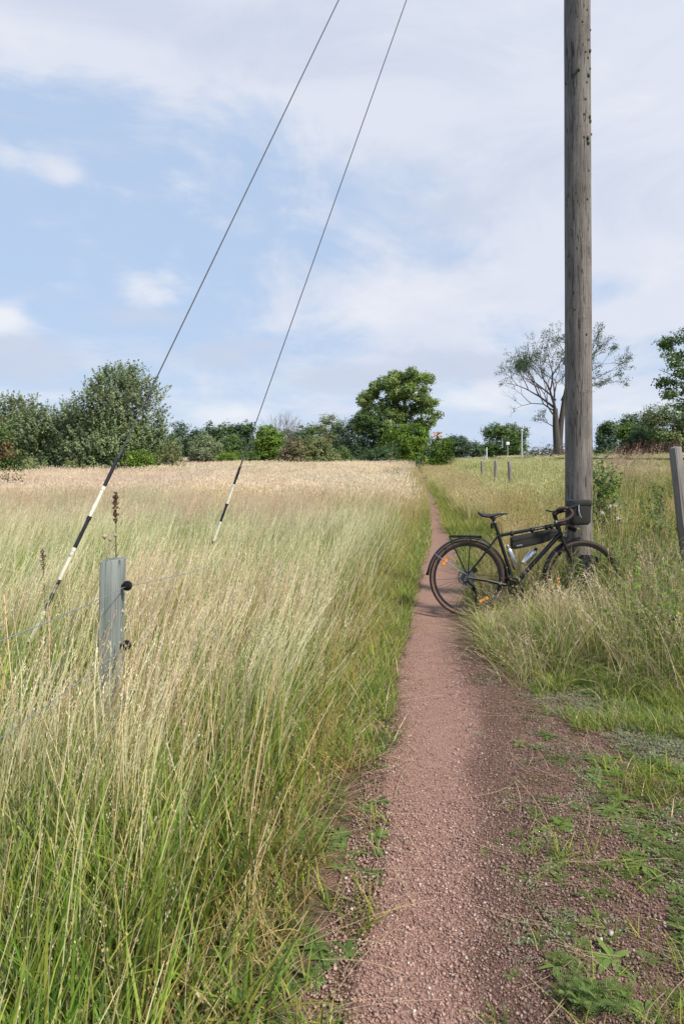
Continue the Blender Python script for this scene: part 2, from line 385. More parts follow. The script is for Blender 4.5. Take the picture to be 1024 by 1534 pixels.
# ------------------------------------------------------------------ ground and path
def ground():
    nx, ny = 300, 330
    tx = np.linspace(-1, 1, nx); X = 0.9 * np.sinh(tx * 7.9) / 1.0 + .6
    ty = np.linspace(0, 1, ny); Yv = -7 + 7.0 * (np.exp(ty * 5.45) - 1) * 1.0
    Yv = np.concatenate([np.arange(-7, 9, .085), 9 + 2.2 * (np.exp(np.linspace(0, 1, 150) * 6.6) - 1)]); ny = len(Yv)
    gx, gy = np.meshgrid(X, Yv); z = H(gx, gy)
    jit = (fbm(gx * 6, gy * 6, 5) - .5) * .03 * (np.abs(gx) < 8) * (gy < 12)
    inpath = (gx > path_l(gy) - .05) & (gx < path_r(gy) + .05)
    z = np.where(inpath, z - .004 - .03 * ((gy > 12)), z + jit * sstep(np.minimum(np.abs(gx - path_l(gy)), np.abs(gx - path_r(gy))), 0.05, .3))
    V = np.stack([gx, gy, z], -1).reshape(-1, 3)
    i = np.arange(nx * ny).reshape(ny, nx); Fc = np.stack([i[:-1, :-1], i[:-1, 1:], i[1:, 1:], i[1:, :-1]], -1).reshape(-1, 4)
    # share of gravel in the soil beside the path
    k = np.clip(1 - (gx - path_r(gy)) / .5, 0, 1) * (gx > path_c(gy)) + np.clip(1.1 - (path_l(gy) - gx) / .30, 0, 1) * (gx <= path_c(gy))
    fore = sstep(gy, 5.1, 3.9) * sstep(gx, path_c(gy), path_r(gy)) * (1 - .55 * sstep(gx, 1.2, 2.6)); k = np.maximum(k, fore)
    g = ground_obj = np_mesh('ground', V, Fc, ground_mat(), color=np.repeat(k.reshape(-1, 1), 3, 1), smooth=True)
    tag(g, kind='structure')
    ys = np.concatenate([np.arange(-6, 9, .06), np.arange(9, 25, .15), np.arange(25, 100, .6)]); n = 23
    u = np.linspace(0, 1, n)[None, :]; yy = np.repeat(ys[:, None], n, 1)
    l = path_l(yy) - (vnoise(yy * 4, yy * 0, 9) - .4) * .12 * np.clip(yy / 8, .6, 1.2); r_ = path_r(yy) + (vnoise(yy * 4, yy * 0, 19) - .35) * .14 * sstep(yy, 9, 4) + (vnoise(yy * 3, yy * 0, 19) - .5) * .08
    xx = l + (r_ - l) * u
    z = H(xx, yy) + .004 + (fbm(xx * 5, yy * 5, 31) - .5) * .018 + .012 * np.clip((yy - 12) / 10, 0, 1); z = np.where((u == 0) | (u == 1), z - .03, z)
    V = np.stack([xx, yy, z], -1).reshape(-1, 3); i = np.arange(len(ys) * n).reshape(len(ys), n)
    Fc = np.stack([i[:-1, :-1], i[:-1, 1:], i[1:, 1:], i[1:, :-1]], -1).reshape(-1, 4)
    tread = np.where(yy < 6.5, np.exp(-((u - .36) / .30) ** 2), np.exp(-((u - .5) / .5) ** 2)) + 0 * yy
    p = np_mesh('footpath', V, Fc, path_mat(), color=np.repeat(tread.reshape(-1, 1), 3, 1), smooth=True); tag(p, kind='structure')
ground()

# ------------------------------------------------------------------ scattering of uncountable plants and stones
def scatter(name, protos, P, rot, scl, tint, idx, label, kind='stuff'):
    me = bpy.data.meshes.new(name); n = len(P)
    me.vertices.add(n); me.vertices.foreach_set('co', np.asarray(P, np.float32).ravel())
    for nm, ty, arr, key in (('rot', 'FLOAT_VECTOR', rot, 'vector'), ('scl', 'FLOAT_VECTOR', scl, 'vector'), ('idx', 'INT', idx, 'value')):
        a = me.attributes.new(nm, ty, 'POINT'); a.data.foreach_set(key, np.asarray(arr, np.int32 if ty == 'INT' else np.float32).ravel())
    a = me.attributes.new('tint', 'FLOAT_COLOR', 'POINT'); c4 = np.ones((n, 4), np.float32); c4[:, :3] = tint; a.data.foreach_set('color', c4.ravel())
    o = bpy.data.objects.new(name, me); col.objects.link(o)
    me.materials.append(protos[0].data.materials[0])
    ng = bpy.data.node_groups.new(name, 'GeometryNodeTree')
    ng.interface.new_socket('Geometry', in_out='INPUT', socket_type='NodeSocketGeometry'); ng.interface.new_socket('Geometry', in_out='OUTPUT', socket_type='NodeSocketGeometry')
    gi = ng.nodes.new('NodeGroupInput'); go = ng.nodes.new('NodeGroupOutput'); jn = ng.nodes.new('GeometryNodeJoinGeometry')
    for p in protos:
        oi = ng.nodes.new('GeometryNodeObjectInfo'); oi.inputs['Object'].default_value = p; oi.inputs['As Instance'].default_value = False
        g2 = ng.nodes.new('GeometryNodeGeometryToInstance'); ng.links.new(oi.outputs['Geometry'], g2.inputs[0]); ng.links.new(g2.outputs[0], jn.inputs[0])
    ip = ng.nodes.new('GeometryNodeInstanceOnPoints'); ip.inputs['Pick Instance'].default_value = True
    ng.links.new(gi.outputs[0], ip.inputs['Points']); ng.links.new(jn.outputs[0], ip.inputs['Instance'])
    for nm, ty, sock in (('rot', 'FLOAT_VECTOR', 'Rotation'), ('scl', 'FLOAT_VECTOR', 'Scale'), ('idx', 'INT', 'Instance Index')):
        na = ng.nodes.new('GeometryNodeInputNamedAttribute'); na.data_type = ty; na.inputs[0].default_value = nm
        out = [s_ for s_ in na.outputs if s_.enabled and s_.name == 'Attribute'][0]
        if sock == 'Rotation':
            er = ng.nodes.new('FunctionNodeEulerToRotation'); ng.links.new(out, er.inputs[0]); out = er.outputs[0]
        ng.links.new(out, ip.inputs[sock])
    ng.links.new(ip.outputs[0], go.inputs[0])
    md = o.modifiers.new('scatter', 'NODES'); md.node_group = ng
    tag(o, label, kind=kind); return o

GREENS = np.array([(.115, .190, .030), (.155, .235, .038), (.225, .275, .050), (.095, .160, .045), (.30, .31, .065)])
STRAWS = np.array([(.58, .47, .25), (.64, .55, .33), (.50, .37, .18), (.68, .60, .40)])
BROWNS = np.array([(.27, .16, .08), (.22, .14, .07), (.33, .22, .12)])
class Tuft:
    def __init__(s, seed): s.r = np.random.default_rng(seed); s.V = []; s.F = []; s.C = []; s.n = 0
    def strip(s, P, wv, c0, c1):
        """P (n,k,3) centre lines, wv (n,k,3) half widths, colours at base and tip"""
        n, k, _ = P.shape; V = np.stack([P - wv, P + wv], 2).reshape(n, k * 2, 3)
        b = np.arange(n)[:, None, None] * (k * 2) + s.n
        q = np.array([[2 * i, 2 * i + 1, 2 * i + 3, 2 * i + 2] for i in range(k - 1)])[None]
        s.F.append((b + q).reshape(-1, 4)); t = np.linspace(0, 1, k)[None, :, None, None]
        C = (c0[:, None, None, :] * (1 - t) + c1[:, None, None, :] * t) + np.zeros((n, k, 2, 3)); s.C.append(C.reshape(-1, 3))
        s.V.append(V.reshape(-1, 3)); s.n += n * k * 2
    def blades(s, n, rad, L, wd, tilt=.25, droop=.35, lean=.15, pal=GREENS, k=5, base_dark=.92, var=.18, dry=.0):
        r = s.r; a = r.uniform(0, 2 * np.pi, n); q = rad * np.sqrt(r.uniform(0, 1, n)); B = np.stack([q * np.cos(a), q * np.sin(a), np.zeros(n) - .01], 1)
        ph = r.uniform(0, 2 * np.pi, n); hd = np.stack([np.cos(ph), np.sin(ph), 0 * ph], 1); Ln = r.uniform(*L, n)
        ti = np.abs(r.normal(0, tilt, n)); dr = r.uniform(.2, 1, n) * droop; t = np.linspace(0, 1, k)[None, :, None]
        P = B[:, None] + Ln[:, None, None] * (t * np.cos(ti)[:, None, None] * np.array([0, 0, 1]) + hd[:, None] * (t * np.sin(ti)[:, None, None] + dr[:, None, None] * t ** 2.2)
            - np.array([0, 0, 1]) * (dr[:, None, None] ** 2 * .9 * t ** 3) + np.array([1, 0.1, 0]) * (lean * r.uniform(.5, 1.4, n)[:, None, None] * t ** 1.5))
        pw = ph + np.pi / 2 + r.normal(0, .6, n); wdir = np.stack([np.cos(pw), np.sin(pw), 0 * pw], 1)
        ww = r.uniform(.7, 1.3, n) * wd / 2; prof = np.clip(1 - np.linspace(0, 1, k) ** 2.0, .06, 1)[None, :, None]
        c = pal[r.integers(0, len(pal), n)] * r.uniform(1 - var, 1 + var, (n, 1)) * r.uniform(.94, 1.06, (n, 3))
        if dry: dk = r.uniform(0, 1, n) < dry; c[dk] = STRAWS[r.integers(0, 4, dk.sum())] * .8
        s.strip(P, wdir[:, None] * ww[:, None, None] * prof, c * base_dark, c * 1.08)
        return P
    def stems(s, n, rad, L, wd=.0028, lean=.3, tilt=.10, head=.14, hn=10, hs=.022, pal=STRAWS, k=7, hpal=None, spread=.012, sag=.0):
        r = s.r; a = r.uniform(0, 2 * np.pi, n); q = rad * np.sqrt(r.uniform(0, 1, n)); B = np.stack([q * np.cos(a), q * np.sin(a), 0 * a], 1)
        Ln = r.uniform(*L, n); t = np.linspace(0, 1, k)[None, :, None]; ph = r.uniform(0, 2 * np.pi, n); hd = np.stack([np.cos(ph), np.sin(ph), 0 * ph], 1)
        le = lean * r.uniform(.3, 1.5, n)[:, None, None]; ti = np.abs(r.normal(0, tilt, n))[:, None, None]
        f = lambda t_: B[:, None] + Ln[:, None, None] * (t_ * np.array([0, 0, 1]) * (1 - .35 * le * t_) + hd[:, None] * ti * t_ + np.array([1, .15, 0]) * le * t_ ** 1.7 - np.array([0, 0, 1]) * sag * t_ ** 3)
        P = f(t); pw = r.uniform(0, np.pi, n); wdir = np.stack([np.cos(pw), .5 * np.sin(pw), 0 * pw], 1); wdir /= np.linalg.norm(wdir, axis=1)[:, None]
        c = pal[r.integers(0, len(pal), n)] * r.uniform(.85, 1.15, (n, 1))
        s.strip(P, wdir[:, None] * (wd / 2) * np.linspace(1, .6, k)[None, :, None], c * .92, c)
        if hn:
            tt = 1 - head / Ln.mean() * r.uniform(0, 1, (n, hn)); tt[:, 0] = 1.0
            Q = f(tt[:, :, None]); up = f(tt[:, :, None] + .02) - Q; up /= np.linalg.norm(up, axis=2, keepdims=True) + 1e-9
            taper = .35 + .65 * np.sin(np.clip((1 - tt) * Ln.mean() / head, 0, 1) * np.pi)[:, :, None]
            off = r.normal(0, 1, Q.shape) * spread * taper; Q = Q + off; dirv = up + off / spread * .28; dirv /= np.linalg.norm(dirv, axis=2, keepdims=True)
            hl = hs * r.uniform(.7, 1.3, (n, hn, 1)); Q = Q.reshape(-1, 3); D = (dirv * hl).reshape(-1, 3)
            rw = r.normal(0, 1, Q.shape); wv = np.cross(D, rw); wv /= np.linalg.norm(wv, axis=1)[:, None] + 1e-9; wv *= (hs * .17)
            m_ = len(Q); hp = (hpal if hpal is not None else pal); hc = np.repeat(hp[r.integers(0, len(hp), n)], hn, 0) * r.uniform(.8, 1.15, (m_, 1))
            V = np.stack([Q, Q + D * .45 + wv, Q + D, Q + D * .45 - wv], 1).reshape(-1, 3)
            s.F.append((np.arange(m_)[:, None] * 4 + s.n + np.array([0, 1, 2, 3])[None])); s.V.append(V); s.C.append(np.repeat(hc, 4, 0)); s.n += m_ * 4
        return P
    def leaf(s, base, dirv, L, wd, c, up=(0, 0, 1), cup=.1, k=4):
        """an oval leaf lying along dirv"""
        base = np.array(base, float); dirv = np.array(dirv, float); dirv /= np.linalg.norm(dirv); side = np.cross(dirv, up); side /= np.linalg.norm(side) + 1e-9
        t = np.linspace(0, 1, k + 1); P = base + dirv * L * t[:, None] - np.array([0, 0, 1]) * (cup * L * t[:, None] ** 2)
        wv = side * (wd / 2) * (np.sin(np.clip(t, .04, .97) * np.pi) ** .7)[:, None]
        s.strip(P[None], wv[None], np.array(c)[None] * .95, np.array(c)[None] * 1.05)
    def obj(s, name, m=None):
        return np_mesh(name, np.concatenate(s.V), np.concatenate(s.F), m or M_GRASS, color=np.concatenate(s.C), link=False)
# ------------------------------------------------------------------ grass kinds
def protos(fn, n, seed, name):
    out = []
    for i in range(n):
        t = Tuft(seed + i); fn(t); out.append(t.obj(name))
    return out
def k_meadow(t):      # near: long green blades under straw stems
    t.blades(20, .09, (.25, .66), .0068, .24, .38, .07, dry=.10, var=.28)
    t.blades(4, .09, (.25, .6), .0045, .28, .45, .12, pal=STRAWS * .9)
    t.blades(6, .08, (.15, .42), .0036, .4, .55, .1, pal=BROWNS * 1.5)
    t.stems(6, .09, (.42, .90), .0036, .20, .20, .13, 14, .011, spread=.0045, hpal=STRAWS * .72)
    if t.r.uniform() < .4: t.stems(1, .05, (.5, .7), .004, .1, .7, hn=0, sag=.4, pal=STRAWS * .8)
    if t.r.uniform() < .4: t.stems(1, .05, (.4, .6), .004, -.5, .5, hn=0, sag=.3, pal=BROWNS * 1.5)
def k_pale(t):       # light green sward under pale fine stems
    t.blades(20, .10, (.28, .66), .0060, .20, .35, .12, pal=np.array([(.26, .34, .10), (.34, .40, .14), (.20, .29, .07), (.42, .44, .19)]), dry=.15)
    t.stems(10, .10, (.48, .88), .0034, .24, .14, .14, 10, .012, pal=np.array([(.66, .60, .38), (.72, .67, .46), (.60, .56, .32)]), spread=.0045)
def k_green(t):       # lush green blades
    t.blades(28, .10, (.20, .60), .0085, .24, .38, .05, dry=.06, var=.28)
    t.blades(8, .09, (.15, .45), .0035, .35, .5, .1, pal=BROWNS * 1.15)
    t.stems(1, .07, (.5, .75), .0036, .18, hn=10, hs=.010, spread=.004)
def k_straw(t):       # dry stems packed together
    t.blades(9, .10, (.25, .5), .0045, .25, .4, .15, dry=.35)
    t.blades(8, .10, (.2, .5), .0032, .35, .5, .15, pal=STRAWS * .7)
    t.stems(13, .11, (.5, .85), .0030, .26, .10, .15, 9, .016, spread=.007, pal=STRAWS * .85, hpal=np.array([(.60, .47, .34), (.66, .54, .41), (.58, .48, .33)]))
def k_short(t):       # verge turf
    t.blades(34, .08, (.05, .17), .0050, .45, .6, .0, dry=.10, pal=GREENS * 1.12)
    t.blades(6, .08, (.05, .18), .0025, .6, .5, .0, pal=STRAWS * .6)
def k_verge(t):       # yellow green, knee high
    t.blades(20, .08, (.18, .42), .004, .25, .4, .06, pal=np.array([(.27, .31, .085), (.34, .35, .11), (.20, .27, .07), (.42, .36, .15)]), dry=.18)
    t.stems(4, .07, (.35, .6), .0022, .16, .16, .08, 8, .015, pal=np.array([(.42, .36, .16), (.48, .40, .20), (.36, .27, .12)]))
    t.blades(5, .07, (.1, .3), .003, .5, .5, 0, pal=BROWNS)
def k_matted(t):      # fallen tangled dry grass right of the path
    t.blades(16, .10, (.25, .6), .0038, .5, .9, -.12, pal=np.array([(.40, .35, .17), (.30, .30, .12), (.20, .26, .08), (.50, .43, .26)]))
    t.blades(10, .10, (.2, .45), .005, .35, .6, -.05)
    t.stems(3, .08, (.45, .75), .0028, -.25, .30, .1, 5, .013, pal=np.array([(.50, .40, .26), (.56, .48, .32), (.38, .27, .17)]), sag=.25, spread=.005)
def k_weed(t):        # leafy weeds of the bank
    r = t.r
    for i in range(4):
        x, y = r.uniform(-.1, .1, 2); h = r.uniform(.3, .65); lx, ly = r.normal(0, .08, 2)
        t.strip(np.array([[(x, y, 0), (x + lx * .5, y + ly * .5, h * .5), (x + lx, y + ly, h)]]), np.full((1, 3, 3), (.0018, 0, 0)), np.array([(.12, .13, .05)]), np.array([(.12, .16, .05)]))
        for j in range(16):
            f = r.uniform(.15, 1); a = r.uniform(0, 6.28); c = GREENS[r.integers(0, 4)] * r.uniform(.8, 1.15)
            t.leaf((x + lx * f, y + ly * f, h * f), (math.cos(a), math.sin(a), r.uniform(-.1, .7)), r.uniform(.04, .085), r.uniform(.014, .026), c, cup=.2, k=3)
    t.blades(10, .12, (.2, .5), .005, .3, .45, .05, dry=.15)
def k_reed(t):        # tall purplish grass heads on the crest
    t.stems(7, .12, (.75, 1.15), .003, .22, .12, .2, 22, .028, pal=np.array([(.42, .34, .20), (.36, .30, .15)]), hpal=np.array([(.40, .26, .20), (.46, .33, .24), (.34, .22, .18)]), spread=.014)
    t.blades(14, .12, (.3, .7), .006, .25, .4, .12, dry=.2)
def k_farstraw(t):    # half a square metre of dry field
    t.blades(120, .42, (.35, .6), .009, .18, .3, .15, pal=np.array([(.42, .38, .19), (.50, .42, .25), (.36, .36, .15)]), k=3)
    t.stems(120, .42, (.5, .8), .006, .22, .10, .16, 4, .05, k=4, pal=STRAWS, hpal=np.array([(.66, .53, .40), (.72, .60, .47), (.63, .52, .38)]), spread=.014)
def k_fargreen(t):
    t.blades(150, .42, (.25, .6), .011, .25, .4, .08, pal=np.concatenate([GREENS, [(.27, .27, .09)]]), k=3, dry=.15)
    t.stems(30, .42, (.45, .8), .006, .2, .12, .14, 4, .045, k=4)
def k_farverge(t):
    t.blades(150, .4, (.2, .5), .009, .25, .4, .05, pal=np.array([(.34, .34, .11), (.42, .39, .15), (.25, .30, .08), (.48, .42, .20)]), k=3, dry=.2)
    t.stems(50, .4, (.35, .6), .005, .15, .12, .1, 4, .04, k=4, pal=np.array([(.46, .39, .19), (.52, .43, .24)]))
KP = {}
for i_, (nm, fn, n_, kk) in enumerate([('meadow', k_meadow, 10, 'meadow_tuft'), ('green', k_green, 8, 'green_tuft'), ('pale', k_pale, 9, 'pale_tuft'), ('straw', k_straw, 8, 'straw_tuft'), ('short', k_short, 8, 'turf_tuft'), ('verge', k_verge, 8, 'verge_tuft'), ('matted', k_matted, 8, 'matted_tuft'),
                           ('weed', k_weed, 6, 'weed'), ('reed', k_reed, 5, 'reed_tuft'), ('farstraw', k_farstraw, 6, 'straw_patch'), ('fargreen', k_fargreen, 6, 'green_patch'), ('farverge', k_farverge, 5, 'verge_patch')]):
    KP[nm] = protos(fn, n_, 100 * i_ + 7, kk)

def pts(dens, y0, y1, xl, xr, seed):
    """random points between depths y0..y1 and x limits given as functions of y"""
    r = np.random.default_rng(seed); lo = min(xl(y0), xl(y1)); hi = max(xr(y0), xr(y1)); n = int(dens * (y1 - y0) * (hi - lo))
    y = r.uniform(y0, y1, n); x = r.uniform(lo, hi, n); k = (x > xl(y)) & (x < xr(y)); return x[k], y[k], r
EDGE_L = lambda y: -.62 * y - 1.2
EDGE_R = lambda y: .62 * y + 1.2
FIELD = []   # (kind list) pieces of scatter to be put in one object per kind of ground
def emit(store, kind, x, y, r, smin=.85, smax=1.15, hs=None, tint=None, spin=.7, lean=0):
    if len(x) == 0: return
    n = len(x); z = G(x, y); s_ = r.uniform(smin, smax, n); h_ = s_ * (1 if hs is None else hs)
    ln = lean if kind in ('short', 'weed', 'moss', 'silver', 'yarrow', 'rosette', 'litter', 'wisp') else lean - (.13 * sstep(y, 3.6, 2.0) + .10 * sstep(x, path_l(y) - 1.0, path_l(y) - .3)) * (x < path_c(y))
    rot = np.stack([r.normal(0, .09, n), r.normal(0, .09, n) + ln, r.uniform(-spin, spin, n)], 1)
    tn = np.ones((n, 3)) if tint is None else tint; tn = tn * r.uniform(.88, 1.12, (n, 1))
    store.setdefault(kind, []).append((np.stack([x, y, z], 1), rot, np.stack([s_, s_, h_], 1), tn, r.integers(0, len(KP[kind]), n)))
def flush(store, name, label):
    ps = []; P = []; Ro = []; S = []; T = []; I = []
    for kind, lst in store.items():
        b = len(ps); ps += KP[kind]
        for p, ro, s_, tn, ix in lst: P.append(p); Ro.append(ro); S.append(s_); T.append(tn); I.append(ix + b)
    # Join Geometry stacks its last link first
    n = len(ps); I = np.concatenate(I)
    return scatter(name, ps[::-1] if JOIN_REVERSED else ps, np.concatenate(P), np.concatenate(Ro), np.concatenate(S), np.concatenate(T), I, label)
JOIN_REVERSED = True

def left_meadow():
    st = {}
    XR = lambda y: path_l(y) - .02
    # --- near and middle distance, single tufts
    for (y0, y1, dn, sc_) in ((.55, 3.2, 118, 1.0), (3.2, 6, 104, 1.05), (6, 10, 80, 1.15), (10, 16, 42, 1.35)):
        x, y, r = pts(dn, y0, y1, EDGE_L, XR, int(y0 * 10) + 3)
        s_ = path_l(y) - x                           # metres left of the path edge
        # height of the sward: low at the edge, low patch beside the path in the foreground
        hgt = .22 + .78 * sstep(s_, .10, .62) ; hgt = hgt * (1 - .35 * sstep(y, 2.6, 1.6) * sstep(s_, 1.1, .3))
        hgt = hgt * np.where(y < 1.3, .78, 1)
        pn = fbm(x / .9, y / .9, 41); pn2 = fbm(x / .35 + 9, y / .5, 43)
        verge = sstep(s_, .5 + .045 * y, .1 + .02 * y); strawy = sstep(y, 6.0, 13) * sstep(s_, .9 + .05 * y, 1.8 + .08 * y)
        u = r.uniform(0, 1, len(x))
        short = s_ < (.10 + .13 * pn2 + .08 * sstep(y, 3.6, 2.4) * (.4 + pn2)); bare = short & (y < 3.4) & (r.uniform(0, 1, len(x)) < .55)
        isv = ~short & (u < verge)
        rest = ~short & ~isv; u2 = r.uniform(0, 1, len(x))
        isst = rest & (u2 < .02 + .07 * sstep(y, 2.2, 3.6) + .72 * strawy - .5 * (pn - .45) * (1 - .8 * sstep(y, 10, 18)))
        isg = rest & ~isst & (u2 > 1.0 - .8 * pn * (1 - .6 * sstep(y, 6, 14)) - .10)
        ism = rest & ~isst & ~isg
        isp = isst & (r.uniform(0, 1, len(x)) < 1.10 - sstep(y, 3.5, 11)); isst = isst & ~isp; mv = ism & (r.uniform(0, 1, len(x)) < .70 * sstep(y, 2.0, 3.8) * (1 - .6 * sstep(y, 7, 13))); isp = isp | mv; ism = ism & ~mv
        tn = lambda k: (1 + (pn[k, None] - .5) * np.array([-.25, .25, -.1]))
        hp = .86 + .3 * fbm(x / 1.7, y / 1.7, 47)
        short = short & ~bare; emit(st, 'short', x[short], y[short], r, .6, 1.15, np.ones(short.sum()) * 1.0, spin=3.1, tint=np.ones((short.sum(), 3)) * (1, .95, .9))
        emit(st, 'verge', x[isv], y[isv], r, .85, 1.15, (hgt * hp)[isv] * 1.05 * sc_ ** .2, tn(isv) * (1.10, 1.0, .92), 1.8)
        emit(st, 'straw', x[isst], y[isst], r, .85, 1.15, (hgt * hp)[isst], tn(isst) * (1 + (1 - sstep(y[isst], 7, 12))[:, None] * np.array([.08, .20, .16])), .6)
        emit(st, 'green', x[isg], y[isg], r, .85, 1.15, (hgt * hp)[isg], tn(isg), .9); emit(st, 'pale', x[isp], y[isp], r, .85, 1.15, (hgt * hp)[isp], tn(isp), .8)
        emit(st, 'meadow', x[ism], y[ism], r, .85, 1.15, (hgt * hp)[ism] * r.uniform(.8, 1.12, ism.sum()), tn(ism) * (1 + (pn2[ism, None] - .5) * np.array([.5, .3, .2])), 1.1)
    # low leafy green just beside the path
    x, y, r = pts(110, 3.2, 22, lambda y: path_l(y) - .34 - .01 * y, XR, 77); emit(st, 'short', x, y, r, .8, 1.5, spin=3.1)
    x, y, r = pts(5, 1.2, 7, EDGE_L, lambda y: path_l(y) - .15, 79); k = fbm(x * 1.5, y * 1.5, 12) > .5; emit(st, 'weed', x[k], y[k], r, .5, .8, np.full(k.sum(), .6), spin=3.1)
    x, y, r = pts(150, 2.15, 2.62, lambda y: -1.25 + 0 * y, lambda y: -.70 + 0 * y, 83); emit(st, 'pale', x, y, r, .85, 1.05, np.full(len(x), .98), spin=.8)
    # --- far, in patches
    for (y0, y1, dn, sc_) in ((15, 30, 9, 1.0), (30, 85, 2.6, 1.7)):
        x, y, r = pts(dn, y0, y1, EDGE_L, lambda y: path_l(y) - .28, int(y0) + 500)
        s_ = path_l(y) - x; pn = fbm(x / 3, y / 3, 51)
        v = r.uniform(0, 1, len(x)) < sstep(s_, 2.6, .5); g = ~v & (r.uniform(0, 1, len(x)) < .10 * (pn > .5) * sstep(y, 28, 18)); f = ~v & ~g
        hp = (.85 + .3 * pn) / sc_ ** .9
        drift = fbm(x / 7 + 3, y / 9, 57)[:, None] - .5; tn = 1 + (pn[:, None] - .5) * np.array([.2, .12, .0]) + drift * np.array([.10, .28, .10]); hp = hp * (1 + .5 * drift[:, 0])
        emit(st, 'farverge', x[v], y[v], r, sc_ * .9, sc_ * 1.1, hp[v] * .9, tn[v], 1.); emit(st, 'fargreen', x[g], y[g], r, sc_ * .9, sc_ * 1.1, hp[g], tn[g], 1.); emit(st, 'farstraw', x[f], y[f], r, sc_ * .9, sc_ * 1.1, hp[f] * 1.05, tn[f], .5)
    x, y, r = pts(30, 15, 40, lambda y: path_l(y) - .5, lambda y: path_l(y) + .0, 888); emit(st, 'verge', x, y, r, 1.0, 1.4, spin=2)
    flush(st, 'meadow_grass', 'tall meadow grass, green below and straw coloured above, left of the path')
left_meadow()

def right_bank():
    st = {}
    XL = lambda y: path_r(y) + .03
    front = lambda x: 4.35 - .28 * (x - 1.2)      # the tall grass stops here towards the camera
    for (y0, y1, dn, sc_) in ((3.3, 6.5, 120, 1.0), (6.5, 10, 85, 1.1), (10, 16, 48, 1.3)):
        x, y, r = pts(dn, y0, y1, XL, EDGE_R, int(y0 * 10) + 203)
        k = y > front(x) + (fbm(x * 2.5, y * 2.5, 61) - .5) * .7; x = x[k]; y = y[k]
        s_ = x - path_r(y); pn = fbm(x / .8, y / .8, 63); u = r.uniform(0, 1, len(x))
        gap = np.clip(.16 + .055 * y, 0, 1.2) * sstep(y, 6.4, 9) + .03      # turf strip right of the path beyond the bicycle
        short = s_ < gap * (.7 + .6 * pn)
        ver = ~short & (((s_ < .45 + .075 * y) & (u < .85)) | (u < .22)) & (y > 6.9)
        # nearer than the bicycle: matted dry grass
        mat_ = ~short & ~ver & (u < np.where(y < 5.7, .66, np.where(y < 7.2, .42, .12)))
        crest = ~short & ~ver & ~mat_ & (s_ > 4.8) & (u > .72)
        weed = ~short & ~ver & ~mat_ & ~crest & (u > .88 - .22 * (pn > .56)) & (s_ > .9)
        green = ~short & ~ver & ~mat_ & ~crest & ~weed & (u < .80)
        straw = ~(short | ver | mat_ | crest | weed | green)
        hg = .55 + .45 * sstep(s_, .1, .7); hg = hg * (.62 + .38 * sstep(y - front(x), .0, 1.0)); hg *= .95 + .35 * pn; hg *= 1 - .5 * sstep(s_, 4.2, 5.2) - .32 * sstep(s_, 5.0, 5.8) * (s_ < 9.6)
        # sward kept a little lower round the bicycle's drive side
        near = np.exp(-((x - 1.35) / .45) ** 2 - ((y - 5.9) / .5) ** 2); hg *= 1 - .55 * near
        near = np.exp(-((x - 1.95) / .45) ** 2 - ((y - 5.6) / .5) ** 2); hg *= 1 - .44 * near
        tg = np.array([1.0, 1.0, 1.0])
        emit(st, 'short', x[short], y[short], r, .8, 1.5, spin=3.1, tint=np.ones((short.sum(), 3)) * (.85, .85, .8))
        emit(st, 'verge', x[ver], y[ver], r, .9, 1.25, hg[ver] * 1.25, spin=3.1, tint=np.ones((ver.sum(), 3)) * (1.15, 1.05, 1.0))
        emit(st, 'matted', x[mat_], y[mat_], r, .85, 1.2, hg[mat_] * .95, spin=1.2)
        emit(st, 'reed', x[crest], y[crest], r, .8, 1.1, hg[crest] * .72, spin=1.)
        emit(st, 'weed', x[weed], y[weed], r, .8, 1.2, hg[weed], spin=3.1)
        emit(st, 'green', x[green], y[green], r, .8, 1.15, hg[green] * .95, spin=3.1)
        emit(st, 'straw', x[straw], y[straw], r, .8, 1.15, hg[straw] * .85, spin=3.1)
    for (y0, y1, dn, sc_) in ((15, 32, 9, 1.0), (32, 85, 2.4, 1.7)):
        x, y, r = pts(dn, y0, y1, lambda y: path_r(y) + .55, EDGE_R, int(y0) + 700)
        s_ = x - path_r(y); pn = fbm(x / 2.5, y / 2.5, 71); u = r.uniform(0, 1, len(x))
        v = (s_ < .8 + .045 * y) | ((s_ > 5) & (u < .18)); f = ~v & (s_ > 5) & (u > .85); g = ~v & ~f
        hp = (.75 + .4 * pn) / sc_ ** .9; hp = hp * (1 - .5 * sstep(s_, 4.2, 5.2) - .32 * sstep(s_, 5.0, 5.8) * (s_ < 9.6))
        emit(st, 'farverge', x[v], y[v], r, sc_ * .9, sc_ * 1.1, hp[v], None, 3.); emit(st, 'fargreen', x[g], y[g], r, sc_ * .9, sc_ * 1.1, hp[g], np.ones((g.sum(), 3)) * (.80, .93, .75), 3.); emit(st, 'farstraw', x[f], y[f], r, sc_ * .9, sc_ * 1.1, hp[f] * .95, None, 3.)
    x, y, r = pts(45, 13, 40, lambda y: path_r(y) + .0, lambda y: path_r(y) + .9, 899); emit(st, 'short', x, y, r, 1.3, 2.0, spin=3, tint=np.ones((len(x), 3)) * (.95, .9, .8))
    # tall feathery heads along the crest near the rails
    x, y, r = pts(7, 8, 20, lambda y: path_r(y) + 3.4, lambda y: path_r(y) + 5.6, 905); k = fbm(x, y, 5) > .42; emit(st, 'reed', x[k], y[k], r, .8, 1.15, np.full(k.sum(), .85), spin=.6)
    flush(st, 'bank_grass', 'mixed green and yellow grass and weeds on the bank right of the path')
right_bank()

